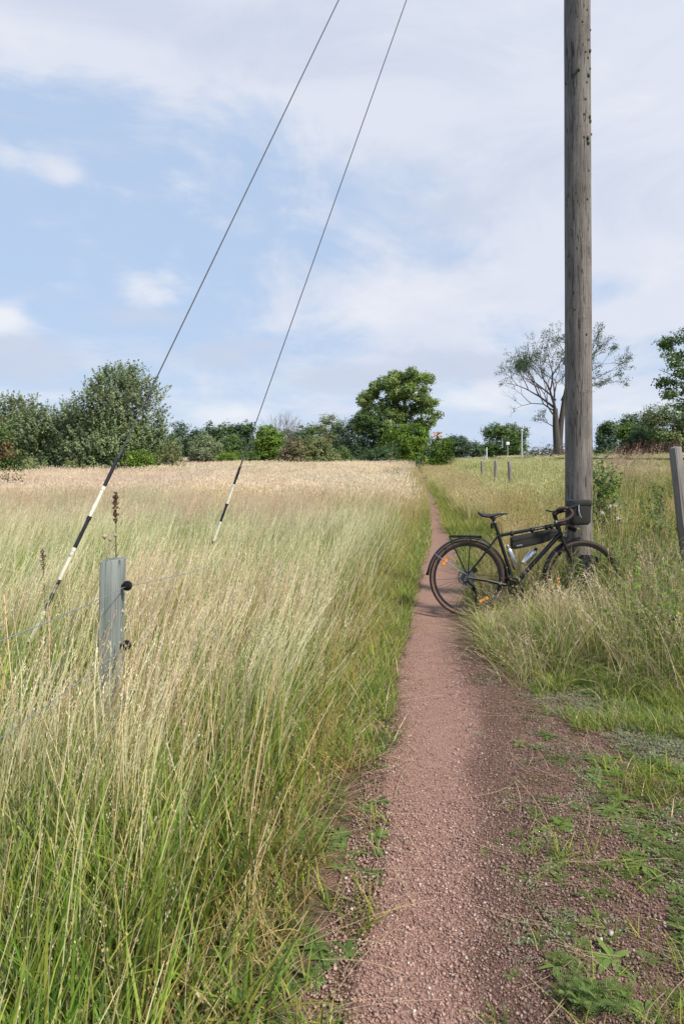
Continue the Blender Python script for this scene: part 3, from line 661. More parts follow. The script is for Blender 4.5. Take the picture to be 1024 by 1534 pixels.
# ------------------------------------------------------------------ low herbs, moss and stones in the foreground
def k_rosette(t):
    r = t.r; c = np.array([(.105, .165, .045), (.135, .19, .055)])[r.integers(0, 2)]
    for i in range(13):
        a = i * 2.4 + r.uniform(-.2, .2); t.leaf((0, 0, .004), (math.cos(a), math.sin(a), r.uniform(.12, .5)), r.uniform(.035, .085), r.uniform(.010, .018), c * r.uniform(.8, 1.2), cup=.35)
def k_yarrow(t):
    r = t.r; c = np.array((.105, .150, .045))
    for i in range(9):
        a = i * 2.4 + r.uniform(-.3, .3); L = r.uniform(.03, .065); el = r.uniform(.3, 1.3); d = np.array([math.cos(a), math.sin(a), el]); d /= np.linalg.norm(d)
        for j in range(12):
            f = (j + 1) / 12; b = d * L * f - np.array([0, 0, .35 * L * f * f]); ll = .009 * math.sin(f * 2.8 + .2) + .003
            for sg in (-1, 1):
                dv = d + sg * np.array([-math.sin(a), math.cos(a), .1]) * 1.3; t.leaf(b, dv, ll, .0022, c * r.uniform(.8, 1.3), cup=.1, k=2)
def k_silver(t):
    r = t.r
    for i in range(48):
        a = r.uniform(0, 6.28); q = .05 * math.sqrt(r.uniform()); t.leaf((q * math.cos(a), q * math.sin(a), r.uniform(.003, .018)), (math.cos(a + r.normal(0, .9)), math.sin(a + r.normal(0, .9)), r.uniform(.1, .9)), r.uniform(.008, .017), r.uniform(.0035, .0065), np.array((.20, .235, .155)) * r.uniform(.7, 1.25), cup=.1, k=2)
def k_wisp(t):
    t.blades(12, .03, (.04, .14), .0035, .6, .6, 0, dry=.1)
def k_litter(t):
    r = t.r
    for i in range(2):
        a = r.uniform(0, 6.28); L = r.uniform(.12, .35); d = np.array([math.cos(a), math.sin(a), .03]); x0 = r.uniform(-.05, .05, 3) * (1, 1, 0) + (0, 0, .012)
        k = 5; tt = np.linspace(0, 1, k)[:, None]; P = x0 + d * L * tt + np.array([-math.sin(a), math.cos(a), .15]) * .014 * np.sin(tt * 3.1)
        s_ = np.array([-math.sin(a), math.cos(a), 0]) * .0009; t.strip(P[None], np.repeat(s_[None, None], k, 1), np.array([(.40, .30, .18)]), np.array([(.48, .38, .24)]))
def k_moss(t):
    t.blades(70, .05, (.006, .016), .003, .5, .3, 0, pal=np.array([(.075, .085, .02), (.11, .10, .022), (.05, .07, .02)]), k=2)
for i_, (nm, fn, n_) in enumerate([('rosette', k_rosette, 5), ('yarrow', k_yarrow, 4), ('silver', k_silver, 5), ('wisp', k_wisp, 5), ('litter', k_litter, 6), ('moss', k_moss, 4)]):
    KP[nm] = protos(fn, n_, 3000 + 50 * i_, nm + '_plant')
def herbs():
    st = {}
    x, y, r = pts(900, .9, 5.3, lambda y: path_c(y) + .12, EDGE_R, 1234)
    # plants take over from the stones towards the right
    edge = np.interp(y, [1.2, 1.75, 2.41, 3.2, 4.0, 5.2], [.25, .50, .72, .98, 1.22, 1.2])
    cover = (1.3 - .45 * sstep(y, 2.8, 1.8)) * sstep(x - edge, -.24, .50) * 1.0 + .02; cl = fbm(x * 3.2, y * 3.2, 81); k = (r.uniform(0, 1, len(x)) < cover * sstep(cl, .24, .46)); x = x[k]; y = y[k]; cl = cl[k]
    far = (x - np.interp(y, [1.2, 1.75, 2.41, 3.2, 4.0, 5.2], [.25, .50, .72, .98, 1.22, 1.2]))
    kind = vnoise(x * 2.3, y * 2.3, 83) + r.normal(0, .12, len(x))
    sil = kind < .44; yar = (kind >= .44) & (kind < .62); ros = (kind >= .62) & (kind < .67); mo = (kind >= .67) & (kind < .78); wi = kind >= .78
    sz = .75 + .5 * sstep(far, .2, 1.0)
    for nm, k in (('silver', sil), ('yarrow', yar), ('rosette', ros), ('moss', mo), ('wisp', wi)):
        emit(st, nm, x[k], y[k], r, .5, 1.15, sz[k] * 1.0, spin=3.1, tint=(.75 + .5 * vnoise(x[k] * 9, y[k] * 9, 3)[:, None]) * np.array([1.1, 1.05, .95]))
    x, y, r = pts(160, 1.5, 5.2, lambda y: path_r(y) - .15, EDGE_R, 1237); k = fbm(x * 2.6, y * 2.6, 88) > .53; emit(st, 'moss', x[k], y[k], r, .8, 2.0, spin=3.1)
    # short green turf between stones and tall grass
    x, y, r = pts(150, 3.2, 5.0, lambda y: path_r(y) + .15, EDGE_R, 1238); k = (np.abs(y - (4.15 - .28 * (x - 1.2))) < .5) & (fbm(x * 3, y * 3, 90) > .47); emit(st, 'short', x[k], y[k], r, .5, .95, spin=3.1)
    x, y, r = pts(90, 1.2, 4.2, lambda y: path_r(y) + .55, EDGE_R, 1239); k = (fbm(x * 2.2, y * 2.2, 95) > .56); emit(st, 'short', x[k], y[k], r, .5, .9, spin=3.1)
    x, y, r = pts(30, 1.2, 5.2, lambda y: path_r(y) - .1, EDGE_R, 1240); emit(st, 'litter', x, y, r, .6, 1.2, spin=3.1)
    # a few tufts in the gravel, placed as in the photograph
    for px, py, kd, s_ in ((885, 1500, 'yarrow', 2.0), (870, 1488, 'yarrow', 1.8), (905, 1510, 'yarrow', 1.9), (860, 1500, 'yarrow', 1.6), (875, 1512, 'yarrow', 1.6), (895, 1488, 'wisp', 1.0), (800, 1282, 'wisp', .9), (730, 1024, 'silver', 1.3), (722, 1022, 'wisp', .8), (765, 1215, 'wisp', .6), (850, 1370, 'yarrow', .7), (722, 928, 'wisp', 1.6), (712, 930, 'wisp', 1.4), (700, 933, 'wisp', 1.2), (745, 1010, 'silver', 1.2), (758, 1190, 'wisp', .5)):
        d = F * CAMZ / (py - HZ); emit(st, kd, np.array([(px - CX) / F * d]), np.array([d]), r, s_, s_ * 1.05, spin=3)
    # soil edge left of the path in the foreground
    x, y, r = pts(330, 1.0, 3.6, lambda y: path_l(y) - .50, lambda y: path_l(y) + .01, 1241); cl = fbm(x * 4, y * 4, 99); k = cl > .5
    q = r.uniform(0, 1, len(x)); a = k & (q < .35); b = k & (q >= .35) & (q < .6); c = ~k & (q < .6); emit(st, 'rosette', x[a], y[a], r, .5, 1.1, spin=3.1); emit(st, 'yarrow', x[b], y[b], r, .5, .9, spin=3.1); emit(st, 'moss', x[c], y[c], r, 1, 2, spin=3.1)
    x, y, r = pts(90, 1.0, 6, lambda y: path_l(y) - .5, lambda y: path_l(y) + .05, 1242); emit(st, 'litter', x, y, r, .6, 1.3, spin=3.1)
    flush(st, 'ground_cover', 'low green and silvery herbs with moss on the stony ground right of the path')
herbs()

def stones():
    ps = []
    for i in range(10):
        r = np.random.default_rng(i + 900); g_ = np.array([(a, b, c) for c in (-1, 1) for b in (-1, 1) for a in (-1, 1)], float)
        vs = (g_ * r.uniform(.42, 1.0, (8, 3)) + r.normal(0, .12, (8, 3))) * np.array([1, r.uniform(.6, .95), r.uniform(.38, .7)]) * .5
        fs = np.array([(0, 2, 1), (1, 2, 3), (4, 5, 6), (5, 7, 6), (0, 1, 4), (1, 5, 4), (2, 6, 3), (3, 6, 7), (0, 4, 2), (2, 4, 6), (1, 3, 5), (3, 7, 5)])
        ps.append(np_mesh('stone', vs, fs, M_STONE, link=False))
    PZ = lambda x, y: G(x, y) + .003 + np.where((x > path_l(y)) & (x < path_r(y) + .03), (fbm(x * 5, y * 5, 31) - .5) * .018 + .002, 0)
    P = []; S = []; T = []
    for (dn, y0, y1, lo, hi) in ((5500, 1.0, 2.9, .008, .017), (16000, 1.0, 3.4, .004, .009), (2600, 2.9, 5.2, .008, .015), (6000, 3.4, 6.6, .005, .010), (40, 1.0, 5.5, .016, .028)):
        x, y, r = pts(dn, y0, y1, lambda y: path_l(y) - .10, lambda y: np.minimum(path_r(y) + 1.0, .6 * y + .3), int(dn))
        right = sstep(x, path_c(y) - .05, path_r(y)); k = r.uniform(0, 1, len(x)) < (.80 + .2 * right) * (1 - .75 * sstep(y, 2.2, 3.6) * np.exp(-((x - path_l(y)) / (path_r(y) - path_l(y)) - .36) ** 2 / .05)) * (1 - sstep(x - path_r(y), .2, 1.0) * .7); x = x[k]; y = y[k]; right = right[k]
        s_ = r.uniform(0, 1, len(x)) ** 2 * (hi - lo) + lo; s_ *= .9 - .12 * right
        c0 = np.array((.18, .100, .078)); c1 = np.array((.46, .305, .25)); u = r.uniform(0, 1, (len(x), 1)); c = c0 * (1 - u) + c1 * u
        wh = r.uniform(0, 1, len(x)) < .02; c[wh] = np.array((.55, .48, .43)); c *= (1 - .30 * right[:, None])
        P.append(np.stack([x, y, PZ(x, y) + s_ * .10], 1)); S.append(np.repeat(s_[:, None], 3, 1)); T.append(c)
    for px, py, s_ in ((914, 1402, .020), (898, 1411, .020), (578, 1277, .016), (762, 1181, .012)):
        d = F * CAMZ / (py - HZ); P.append([[(px - CX) / F * d, d, Hf((px - CX) / F * d, d) + .006]]); S.append([[s_] * 3]); T.append([[.44, .38, .34]])
    P = np.concatenate(P); n = len(P); r = np.random.default_rng(5)
    o = scatter('gravel', ps, P, r.uniform(-.6, .6, (n, 3)) + np.array([0, 0, 1]) * r.uniform(0, 6, (n, 1)), np.concatenate(S), np.concatenate(T), r.integers(0, 10, n), 'loose reddish crushed stones on and beside the path')
stones()
# ------------------------------------------------------------------ trees and bushes
GT = {'green': (0.118, 0.185, 0.057), 'dark': (0.086, 0.142, 0.065), 'bright': (0.158, 0.247, 0.042), 'olive': (0.222, 0.259, 0.111), 'brown': (0.252, 0.194, 0.097), 'rust': (0.19, 0.12, 0.062), 'blue': (0.103, 0.155, 0.094), 'lime': (0.22, 0.285, 0.085), 'silver': (0.241, 0.286, 0.157), 'yellow': (0.353, 0.31, 0.084)}
def crown(name, parent, lobes, n, leaf, colr, r, style='round', var=.22, clump=None, per=26, asp=.62, flat=.75, m=None, colr2=None, share2=0.):
    """leaves gathered in clumps over the surface and through the volume of ellipsoid lobes (x,y,z,rx,ry,rz)"""
    L = np.array(lobes, float); vol = (L[:, 3] * L[:, 5] + L[:, 4] * L[:, 5]); nc = max(6, n // per)
    w_ = r.choice(len(L), nc, p=vol / vol.sum()); d = r.normal(0, 1, (nc, 3)); d /= np.linalg.norm(d, axis=1)[:, None]
    q = (1 - .55 * r.uniform(0, 1, nc) ** 1.7)[:, None]; A = L[w_]; C = A[:, :3] + d * A[:, 3:] * q
    bump = 1 + .16 * (fbm(d[:, 0] * 3 + w_ * 9, d[:, 2] * 3, 3) - .5)[:, None]; C = A[:, :3] + (C - A[:, :3]) * bump
    k = C[:, 2] > .12; C = C[k]; d = d[k]; nc = len(C)
    cl = clump or .11 * L[:, 3].max()
    N = nc * per; ci = np.repeat(np.arange(nc), per); g = r.normal(0, 1, (N, 3)); cs = (cl * r.uniform(.6, 1.35, nc))[ci][:, None]
    if style == 'spray':      # shoots pointing up and outwards, thinning to their tips
        ax = d * np.array([.75, .75, .35]) + np.array([0, 0, .75]) + r.normal(0, .22, d.shape); ax /= np.linalg.norm(ax, axis=1)[:, None]
        t = r.uniform(-.4, 1, (N, 1)) ** 1; P = C[ci] + ax[ci] * cs * 2.1 * t + g * cs * .30 * (1.15 - t).clip(.15, 1.4)
    else:
        P = C[ci] + g * cs * np.array([.62, .62, .62 * flat])
    nr = d[ci] * .7 + np.array([0, 0, .75]) + r.normal(0, .55, (N, 3)); nr /= np.linalg.norm(nr, axis=1)[:, None]
    a = np.cross(nr, r.normal(0, 1, (N, 3))); a /= np.linalg.norm(a, axis=1)[:, None]; b = np.cross(nr, a)
    s_ = leaf * r.uniform(.6, 1.35, (N, 1)); a *= s_ * .5; b *= s_ * .5 * asp
    V = np.stack([P - a, P + b - a * .1, P + a, P - b + a * .1], 1).reshape(-1, 3)
    V[:, 2] = np.maximum(V[:, 2], .02)
    cc = np.array(colr) * r.uniform(1 - var, 1 + var, (nc, 1)) * r.uniform(.93, 1.07, (nc, 3))
    if colr2 is not None: k2 = (fbm(C[:, 0] / (L[:, 3].max()) * 1.6 + 4, C[:, 2] / L[:, 3].max() * 1.6, 17) + r.normal(0, .06, nc)) > 1 - share2; cc[k2] = np.array(colr2) * r.uniform(1 - var, 1 + var, (k2.sum(), 1))
    c = np.repeat(cc[ci] * r.uniform(.82, 1.2, (N, 1)), 4, 0)
    return np_mesh(name, V, np.arange(N * 4).reshape(-1, 4), m or M_LEAF, parent, color=c)
def dome(r, wd, ht, n, squash=.8, base=.12, dy=.8):
    """lobes stacked into an uneven crown wd wide, ht high"""
    out = [(0, 0, ht * .5, wd * .42, wd * .42 * dy, ht * .48)]
    for i in range(n):
        f = (i + .5) / n; z = ht * (base + (1 - base - .12) * r.uniform(0, 1)); e = (max(.05, 1 - abs((z / ht - .38) / .64) ** 2.6)) ** .5
        a = r.uniform(0, 6.28); q = wd * .5 * e * r.uniform(.60, .85); rr = wd * r.uniform(.15, .24)
        out.append((q * math.cos(a), q * math.sin(a) * dy, min(z, ht - rr * squash * .9), rr, rr * dy, rr * squash))
    return out
def limbs(mb, r, base, top, rad, n, spread, sides=6):
    b = Vector(base); t = Vector(top); k = [b.lerp(t, f) + Vector((r.normal(0, .03), r.normal(0, .03), 0)) * (t - b).length * (f > 0) for f in np.linspace(0, 1, 6)]
    mb.tube(k, [rad * (1.25 if i == 0 else 1 - .15 * i) for i in range(6)], sides)
    for i in range(n):
        f = r.uniform(.3, .9); p = b.lerp(t, f); a = i * 2.4 + r.uniform(-.4, .4); L = spread * r.uniform(.5, 1.)
        e = p + Vector((math.cos(a) * L, math.sin(a) * L * .8, L * r.uniform(.35, .9))); mid = p.lerp(e, .5) + Vector((0, 0, -.06 * L))
        mb.tube([p, mid, e], [rad * .45 * (1.1 - f), rad * .3 * (1.1 - f), rad * .08], 5)
def bush(name, label, cat, group, pxc, wpx, ytop, d, colr, n=4000, leaf=.12, lobes=9, seed=0, style='round', trunk=True, base=.12, squash=.8, var=.22, colr2=None, share2=0., clump=None, per=26, dy=.8, gz=None, extra=None, asp=.62):
    r = np.random.default_rng(seed + 4000); x = (pxc - CX) / F * d; z0 = (Hf(x, d) if gz is None else gz) - .05
    wd = wpx / F * d; ht = (HZ - ytop) / F * d + CAMZ - z0
    o = empty(name, (x, d, z0)); tag(o, label, cat, group)
    mb = MB(); limbs(mb, r, (0, 0, -.1), (wd * .03, 0, ht * .82), max(.04, min(.028 * ht, .02 * ht + .05)), 10, wd * .36); mb.build('trunk' if trunk else 'stem', M_BARK, o)
    L = dome(r, wd, ht, lobes, squash, base, dy)
    if extra: L = L + [(a * wd, b * wd, c * ht, rx * wd, rx * wd * dy, rz * ht) for a, b, c, rx, rz in extra]
    crown('crown', o, L, n, leaf, colr, r, style, var, clump, per, colr2=colr2, share2=share2, asp=asp); return o
G_EDGE = 'bushes along the far edge of the meadow'; G_WOOD = 'trees of the wood behind the meadow'
# the big thicket on the left
bush('hornbeam_tree', 'tallest spiky grey green tree at the left edge of the meadow, behind the striped wire', 'tree', None, 176, 150, 549, 38, (.205, .265, .125), 84000, .14, 24, 1, 'spray', colr2=GT['silver'], share2=.6, per=30, clump=.24, base=.08,
     extra=[(0, 0, .80, .22, .19), (.1, 0, .9, .1, .10), (-.15, 0, .84, .13, .12), (-.3, -.1, .45, .24, .3), (.32, -.1, .42, .2, .32), (0, -.3, .3, .3, .25)], asp=.5)
bush('hornbeam_tree', 'lower spiky tree adjoining the tallest one on its left', 'tree', None, 84, 120, 601, 39, (.205, .265, .125), 42000, .14, 16, 2, 'spray', colr2=GT['silver'], share2=.62, per=30, clump=.22, base=.06, extra=[(-.25, -.1, .6, .25, .34), (.25, -.1, .6, .25, .34)], asp=.5)
bush('hornbeam_tree', 'spiky tree cut by the left photo border behind the rusty shrub', 'tree', None, 6, 120, 592, 41, (.205, .265, .125), 34000, .14, 14, 3, 'spray', colr2=GT['silver'], share2=.5, per=30, clump=.22, base=.06, extra=[(.25, -.1, .6, .25, .34), (-.25, -.1, .6, .25, .34)], asp=.5)
bush('rusty_shrub', 'shrub with reddish brown leaves cut by the left border of the photo', 'shrub', None, -14, 84, 622, 27, GT['green'], 9000, .10, 9, 4, colr2=GT['rust'], share2=.46, clump=.2)
bush('sparse_shrub', 'low sparse twiggy shrub in front of the rusty one at the left border', 'shrub', None, 8, 70, 694, 17, GT['brown'], 900, .055, 8, 5, colr2=GT['dark'], share2=.6, clump=.16, per=12, trunk=False)
bush('low_bush', 'bright green low bush at the foot of the tallest spiky tree', 'bush', G_EDGE, 214, 50, 672, 35.5, GT['bright'], 5000, .09, 8, 6, trunk=False, clump=.16)
bush('low_bush', 'olive brown low bush right of the bright green one', 'bush', G_EDGE, 256, 44, 668, 37, GT['olive'], 4000, .09, 8, 7, 'spray', trunk=False, clump=.16, colr2=GT['brown'], share2=.4)
bush('low_bush', 'low brownish bush under the lower spiky tree', 'bush', G_EDGE, 112, 44, 690, 34.5, GT['olive'], 2600, .08, 6, 8, 'spray', trunk=False, clump=.14, colr2=GT['rust'], share2=.35)
bush('low_bush', 'low yellowish bush beneath the join of the two spiky trees', 'bush', G_EDGE, 50, 46, 688, 33, GT['olive'], 2600, .08, 6, 9, 'spray', trunk=False, clump=.14, colr2=GT['bright'], share2=.35)
# wood in the middle distance, back row
bush('wood_tree', 'small round topped tree rising just right of the spiky thicket', 'tree', G_WOOD, 271, 44, 630, 112, GT['blue'], 4200, .34, 9, 20, clump=.55, colr2=GT['dark'], share2=.4)
back = [(250, 52, 652, 'dark', 'dark wood tree filling the gap behind the olive brown bush'), (292, 50, 646, 'dark', 'dark wood tree behind the pale willow'), (312, 30, 630, 'blue', 'dark tree with a small pointed top above the pale willow'), (334, 34, 628, 'dark', 'tallest feathery tree above the small green trees'),
        (352, 30, 634, 'dark', 'thin tree top left of the second striped wire'), (371, 22, 628, 'dark', 'narrow round tree top crossed by the second striped wire'), (392, 46, 648, 'dark', 'dark tree behind the left side of the bright green tree'), (440, 46, 642, 'blue', 'bluish tree between the bright and the brown bush'), (455, 40, 634, 'dark', 'dark tree standing behind the brownish bush')]
for i_, (px, wp, yt, cn, lb) in enumerate(back):
    bush('wood_tree', lb, 'tree', G_WOOD, px, wp, yt, 104 + 3 * (i_ % 3), GT[cn], 4200, .33, 9, 21 + i_, clump=.5, colr2=GT['green'], share2=.35, base=.1)
bush('wood_tree', 'tall brown green tree with a bare stem left of the large maple', 'tree', G_WOOD, 497, 48, 619, 88, GT['olive'], 9000, .24, 12, 32, clump=.4, colr2=GT['rust'], share2=.25, squash=.7)
bush('wood_tree', 'bluish green tree squeezed against the left side of the large maple', 'tree', G_WOOD, 522, 44, 626, 84, GT['blue'], 9000, .22, 12, 33, clump=.38)
bush('wood_tree', 'pale topped tree behind the brownish bush', 'tree', G_WOOD, 470, 36, 630, 92, GT['olive'], 5200, .25, 9, 34, clump=.4, colr2=GT['green'], share2=.4)
# front row
bush('pale_willow', 'pale grey green round willow in front of the dark wood', 'tree', None, 306, 56, 648, 60, GT['silver'], 13000, .15, 12, 40, clump=.26, base=.06, colr2=GT['olive'], share2=.35)
bush('small_tree', 'mid green small tree right of the pale willow', 'tree', None, 345, 44, 652, 62, GT['green'], 9000, .15, 10, 41, clump=.26, base=.06, colr2=GT['silver'], share2=.3)
bush('low_bush', 'bright green low bush at the foot of the second striped wire', 'bush', G_EDGE, 346, 48, 677, 57, GT['bright'], 5000, .13, 8, 42, trunk=False, clump=.22)
bush('low_bush', 'small dark low bush below the pale willow', 'bush', G_EDGE, 372, 34, 672, 59, GT['green'], 4000, .13, 8, 52, trunk=False, clump=.22)
bush('bright_tree', 'bright green broad tree with a twiggy bare top behind', 'tree', None, 406, 54, 638, 62, GT['bright'], 15000, .16, 13, 43, clump=.28, base=.06, colr2=GT['green'], share2=.3)
bush('brown_bush', 'greyish brown round bush right of the bright green tree', 'bush', None, 438, 44, 655, 56, (.25, .21, .13), 9000, .13, 9, 44, clump=.2, base=.05, colr2=GT['olive'], share2=.4, trunk=False)
bush('brown_bush', 'broad rusty olive bush beside the dark trees', 'bush', None, 474, 60, 650, 57, GT['olive'], 14000, .13, 12, 45, clump=.22, base=.05, colr2=GT['rust'], share2=.36, trunk=False)
bush('low_bush', 'green low bush between the rusty bush and the large maple', 'bush', G_EDGE, 512, 36, 668, 60, GT['green'], 4500, .14, 8, 46, trunk=False, clump=.24)
# beyond the gate
bush('wood_tree', 'dark distant tree seen between the large maple and the spire topped tree', 'tree', G_WOOD, 632, 34, 655, 118, GT['blue'], 4000, .34, 8, 47, clump=.5)
bush('wood_tree', 'dark rounded distant tree right of the spire topped tree', 'tree', G_WOOD, 684, 46, 655, 118, GT['blue'], 6500, .32, 10, 48, clump=.5)
bush('wood_tree', 'small dim distant tree left of the round oak', 'tree', G_WOOD, 712, 26, 660, 122, GT['blue'], 3600, .32, 8, 49, clump=.5)
bush('round_oak', 'dense round green tree behind the two pale posts', 'tree', None, 757, 72, 635, 100, GT['green'], 16000, .25, 15, 50, clump=.42, base=.16, squash=.72, extra=[(-.05, -.1, .8, .2, .16)])
bush('spire_tree', 'small light green tree with a thin pointed top beside the gate', 'tree', None, 660, 38, 655, 62, GT['bright'], 9000, .15, 9, 51, clump=.24, base=.05, colr2=GT['green'], share2=.4, extra=[(-.12, 0, 1.03, .05, .22), (-.32, 0, .85, .06, .2)])

def big_maple():
    r = np.random.default_rng(77); d = 76; x = (596 - CX) / F * d; z0 = Hf(x, d) - .05; k = d / F
    o = empty('large_maple', (x, d, z0)); tag(o, 'large maple with clumpy light green crown and sky gaps, beside the path end', 'tree')
    zz = lambda y: (HZ - y) * k + CAMZ - z0; xx = lambda px: (px - 596) * k
    mb = MB(); mb.tube([(xx(603), 0, -.2), (xx(603), 0, zz(660)), (xx(604), 0, zz(630)), (xx(606), 0, zz(600)), (xx(600), 0, zz(565))], [.40, .33, .27, .18, .05], 9)
    for i in range(26):
        f = r.uniform(.25, 1); p = Vector((xx(603), 0, zz(655 - 70 * f))); a = i * 2.4; L = (3.6 - 2.0 * f) * r.uniform(.6, 1.1); e = p + Vector((math.cos(a) * L, math.sin(a) * L * .7, L * r.uniform(.4, 1.0)))
        mb.tube([p, p.lerp(e, .5) + Vector((0, 0, -.15)), e], [.13 * (1.2 - f), .07, .02], 5)
    mb.build('trunk', M_BARK, o)
    lob = []
    for px, py, rr in [(600, 566, 17), (622, 566, 14), (578, 576, 16), (560, 590, 15), (548, 606, 13), (640, 580, 12), (632, 596, 13), (646, 604, 11), (612, 586, 15), (592, 596, 14), (570, 608, 14), (552, 624, 16), (642, 616, 9), (560, 640, 20), (580, 622, 12), (544, 646, 14), (622, 612, 10), (610, 558, 10), (636, 568, 9), (590, 560, 10), (628, 630, 11), (603, 612, 10), (575, 640, 16), (590, 628, 10), (618, 638, 10), (640, 640, 8), (612, 570, 13), (585, 590, 13), (626, 612, 11), (606, 592, 12), (640, 632, 10), (632, 645, 12), (648, 620, 8), (620, 655, 14), (548, 600, 12), (562, 580, 12), (605, 625, 13), (612, 640, 14), (596, 648, 16), (622, 600, 11), (590, 612, 13), (628, 660, 14)]:
        for q in range(2): lob.append((xx(px + r.normal(0, 3)), r.normal(0, 1.3), zz(py + r.normal(0, 3)), rr * k * .82, rr * k * 1.1, rr * k * .68))
    crown('crown', o, lob, 56000, .21, GT['lime'], r, 'round', .2, .24, 22, colr2=GT['green'], share2=.35)
big_maple()
bush('understorey_tree', 'dark dense foliage under the left half of the large maple', 'tree', None, 558, 56, 604, 73, GT['dark'], 22000, .19, 14, 60, clump=.3, base=.05, colr2=GT['green'], share2=.4)
bush('understorey_tree', 'bright leafy undergrowth tree in front of the maple trunk', 'tree', None, 604, 72, 630, 70, GT['bright'], 22000, .17, 14, 61, clump=.26, base=.05, colr2=GT['dark'], share2=.4)
bush('low_bush', 'dark low bush closing the meadow left of the gate', 'bush', G_EDGE, 566, 74, 668, 68, GT['dark'], 9000, .15, 12, 62, trunk=False, clump=.25, base=.04, colr2=GT['green'], share2=.3)
bush('low_bush', 'light green low bush behind the gate rails', 'bush', G_EDGE, 612, 44, 668, 72, GT['green'], 6000, .15, 9, 63, trunk=False, clump=.25, base=.04, colr2=GT['bright'], share2=.4)
bush('sapling', 'small yellowish sapling standing out of the dry grass near the path', 'sapling', None, 584, 36, 697, 30, GT['yellow'], 900, .07, 7, 64, trunk=False, clump=.14, per=10, colr2=GT['bright'], share2=.5)
bush('sapling', 'thin reddish sapling tip against the dark bush left of the gate', 'sapling', None, 585, 10, 676, 52, GT['brown'], 260, .09, 4, 65, trunk=False, clump=.2, per=8, colr2=GT['yellow'], share2=.4)

# the wood that closes the field far behind
def far_wood():
    r = np.random.default_rng(5); lob = []
    for px in range(-260, 660, 9):
        d = 132 + r.uniform(-4, 4); x = (px - CX) / F * d; h = (HZ - 655) / F * d + CAMZ + r.uniform(-1.2, 1.0); lob.append((x, d, h * .5, 1.9, 2, h * .5))
    for px in range(660, 1300, 9):
        d = 150 + r.uniform(-4, 4); x = (px - CX) / F * d; h = (HZ - 676) / F * d + 1.2 + r.uniform(-.7, .7); lob.append((x, d, h * .5 + .6, 1.9, 2, h * .5 + .4))
    o = crown('distant_wood', None, lob, 52000, .42, GT['dark'], r, 'round', .22, .6, 20, colr2=GT['blue'], share2=.5)
    tag(o, 'far off dark wood that closes the meadow along the horizon', kind='stuff')
far_wood()

# trees of bare boughs, grown by splitting
def grow(mb, tips, r, p, d, L, rad, depth, up=.12, spread=.5, shrink=.78, split=(2, 3), pull=None, curve=.1):
    n = 3; pts_ = [p]; q = Vector(p); dv = Vector(d)
    for i in range(n):
        dv = (dv + Vector((r.normal(0, curve), r.normal(0, curve), r.normal(0, curve * .6) + up * .3))).normalized(); q = q + dv * L / n; pts_.append(q.copy())
    mb.tube(pts_, [rad, rad * .88, rad * .78, rad * .66], 7 if rad > .1 else (5 if rad > .03 else 3), caps=False)
    if depth <= 2: tips.extend(pts_[1:])
    if depth == 0: return
    k = r.integers(split[0], split[1] + 1); a0 = r.uniform(0, 6.28)
    for i in range(k):
        a = a0 + i * 6.283 / k + r.uniform(-.5, .5); s_ = spread * r.uniform(.6, 1.25)
        u = dv.orthogonal().normalized(); v = dv.cross(u); nd = (dv * math.cos(s_) + (u * math.cos(a) + v * math.sin(a)) * math.sin(s_))
        nd = (nd + Vector((0, 0, up if depth > 2 else up - .14))).normalized()
        grow(mb, tips, r, q, nd, L * shrink * r.uniform(.8, 1.15), rad * (.66 if k == 2 else .58), depth - 1, up, spread, shrink, split, pull, curve)
